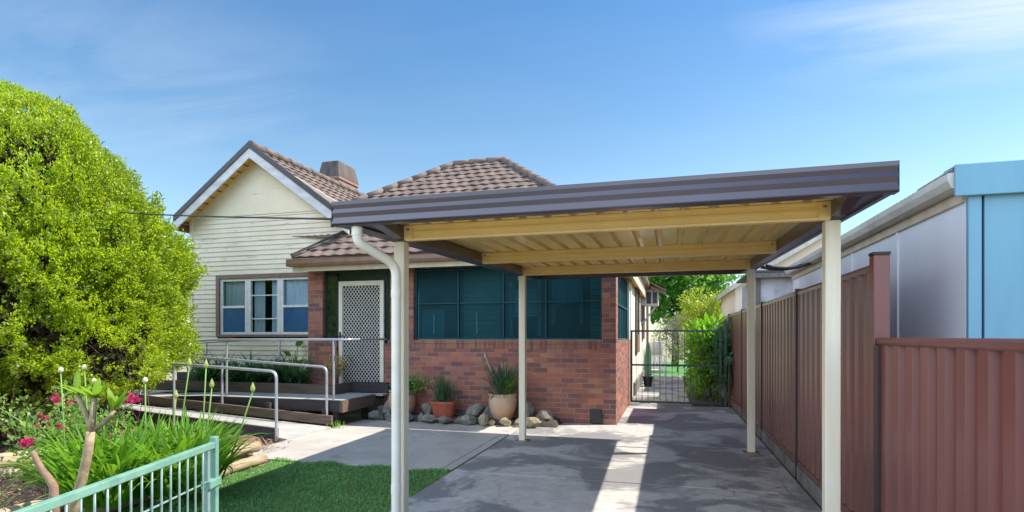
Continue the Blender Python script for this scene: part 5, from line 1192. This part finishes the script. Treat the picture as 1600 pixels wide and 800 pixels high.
for z_, r_ in ((0.3, 0.085), (0.5, 0.09), (0.9, 0.085), (1.2, 0.06), (1.32, 0.03), (1.35, 0.0)):
    for k in range(m): a = 2 * math.pi * k / m; q = r_ * (1 + 0.13 * (1 if k % 2 else -1)); vs_.append((-0.6 + q * math.cos(a), 17.2 + q * math.sin(a), z_))
b.add(vs_, [(i * m + k, i * m + (k + 1) % m, (i + 1) * m + (k + 1) % m, (i + 1) * m + k) for i in range(5) for k in range(m)]); part('stem', b, 'blue_leaf', ct)
part('pot', B().lathe([(0, 0), (0.11, 0), (0.15, 0.27), (0.16, 0.3), (0.13, 0.3), (0, 0.28)], (-0.6, 17.2, 0), 20), 'black', ct)
# white garden chair
gc = thing('garden_chair', (-0.32, 18.2, 0), 'white slatted garden chair standing on the side path', 'chair')
part('seat', B().box(-0.55, -0.1, 18.0, 18.42, 0.42, 0.45), 'white', gc, bevel=0.008)
bk = B()
for i in range(5): bk.box(-0.54 + i * 0.095, -0.49 + i * 0.095, 18.40, 18.43, 0.451, 0.86)
bk.box(-0.55, -0.1, 18.40, 18.43, 0.862, 0.9); part('backrest', bk, 'white', gc)
for x, y in ((-0.53, 18.02), (-0.12, 18.02), (-0.53, 18.4), (-0.12, 18.4)): part('leg', B().tube([(x, y, 0), (x, y, 0.42)], 0.017, 6), 'white', gc)
# bushes and trees behind the gate
def bush(name, c, r, ncl, crr, per, ll, lw, mat, lab, cat, trunk_r=0.05, shell=0.4, ground=0.0):
    t = thing(name, (c[0], c[1], ground), lab, cat)
    cs2 = ellipsoid_centers(c, r, ncl, shell); cs2[:, 2] = np.maximum(cs2[:, 2], ground + 0.15)
    v, f = crown(cs2, crr * (0.6 + 0.8 * rng.random(ncl)), per, ll, lw, 0.1, 0.9); npmesh('crown', v, f, mat, t)
    b = B(); b.tube([(c[0], c[1], ground), (c[0] + 0.05, c[1], (ground + c[2]) / 2), (c[0], c[1], c[2])], trunk_r, 8, trunk_r * 0.6)
    for q in cs2[::max(1, ncl // 12)]: b.tube([(c[0], c[1], c[2] * 0.6), (Vector(q) + Vector((c[0], c[1], c[2] * 0.8))) / 2, q], trunk_r * 0.4, 6, trunk_r * 0.12)
    part('trunk', b, 'trunk', t, smooth=True); return t
bush('glossy_bush', (0.93, 14.0, 0.98), (0.50, 0.8, 0.85), 75, 0.24, 34, 0.19, 0.075, 'glossy_leaf', 'glossy bright green bush with big leaves behind the side gate', 'bush', 0.04, 0.5)
bush('lime_bush', (1.2, 21.5, 2.2), (0.85, 0.9, 1.0), 80, 0.3, 60, 0.10, 0.05, 'yellow_leaf', 'round yellow green bush rising behind the glossy bush', 'bush', 0.06, 0.5)
bush('grey_shrub', (0.35, 24.5, 1.55), (0.85, 0.8, 0.9), 60, 0.3, 50, 0.11, 0.045, 'grey_leaf', 'pale grey leaved shrub at the far end of the side path', 'shrub', 0.03, 0.5)
bush('shade_tree', (0.3, 31.0, 4.3), (3.0, 2.5, 2.2), 150, 0.65, 70, 0.26, 0.15, 'tree_leaf', 'big dark green tree standing behind the back yard', 'tree', 0.18, 0.5)
bush('dark_bush', (1.18, 13.1, 1.1), (0.12, 0.5, 0.85), 26, 0.17, 30, 0.16, 0.07, 'dark_leaf', 'dark leafy bush between the gate post and the brown fence', 'bush', 0.03, 0.3)
yc = thing('yucca', (1.22, 12.45, 0), 'small blue green spiky plant by the fence beside the gate post', 'plant')
part('stem', B().tube([(1.22, 12.45, 0), (1.2, 12.45, 0.55), (1.22, 12.45, 0.92)], 0.02, 8), 'trunk', yc)
n = 46; v, f = ribbons(np.tile(np.array([1.2, 12.45, 0.9]), (n, 1)), rng.uniform(0, 6.28, n), rng.uniform(0.13, 0.24, n), rng.uniform(0.2, 1.6, n), rng.uniform(0.2, 0.8, n), rng.uniform(0.018, 0.03, n), 4)
npmesh('leaf', v, f, 'blue_leaf', yc)
# fallen leaves on the drive by the fence
n = 150; lx_ = 1.22 - np.abs(rng.normal(0, 0.3, n)); ly_ = rng.uniform(4.6, 9, n)
v, f = leaf_quads(np.stack([lx_, ly_, np.full(n, 0.006)], 1), np.stack([rng.normal(size=n), rng.normal(size=n), 0.15 * rng.random(n)], 1), 0.045, 0.022, 0.2, np.tile(np.array([0., 0., 1.]), (n, 1)))
fo = npmesh('fallen_leaves', v, f, 'dry_leaf'); kind(fo, 'stuff'); fo['label'] = 'dry fallen leaves scattered along the foot of the fence'; fo['category'] = 'leaves'
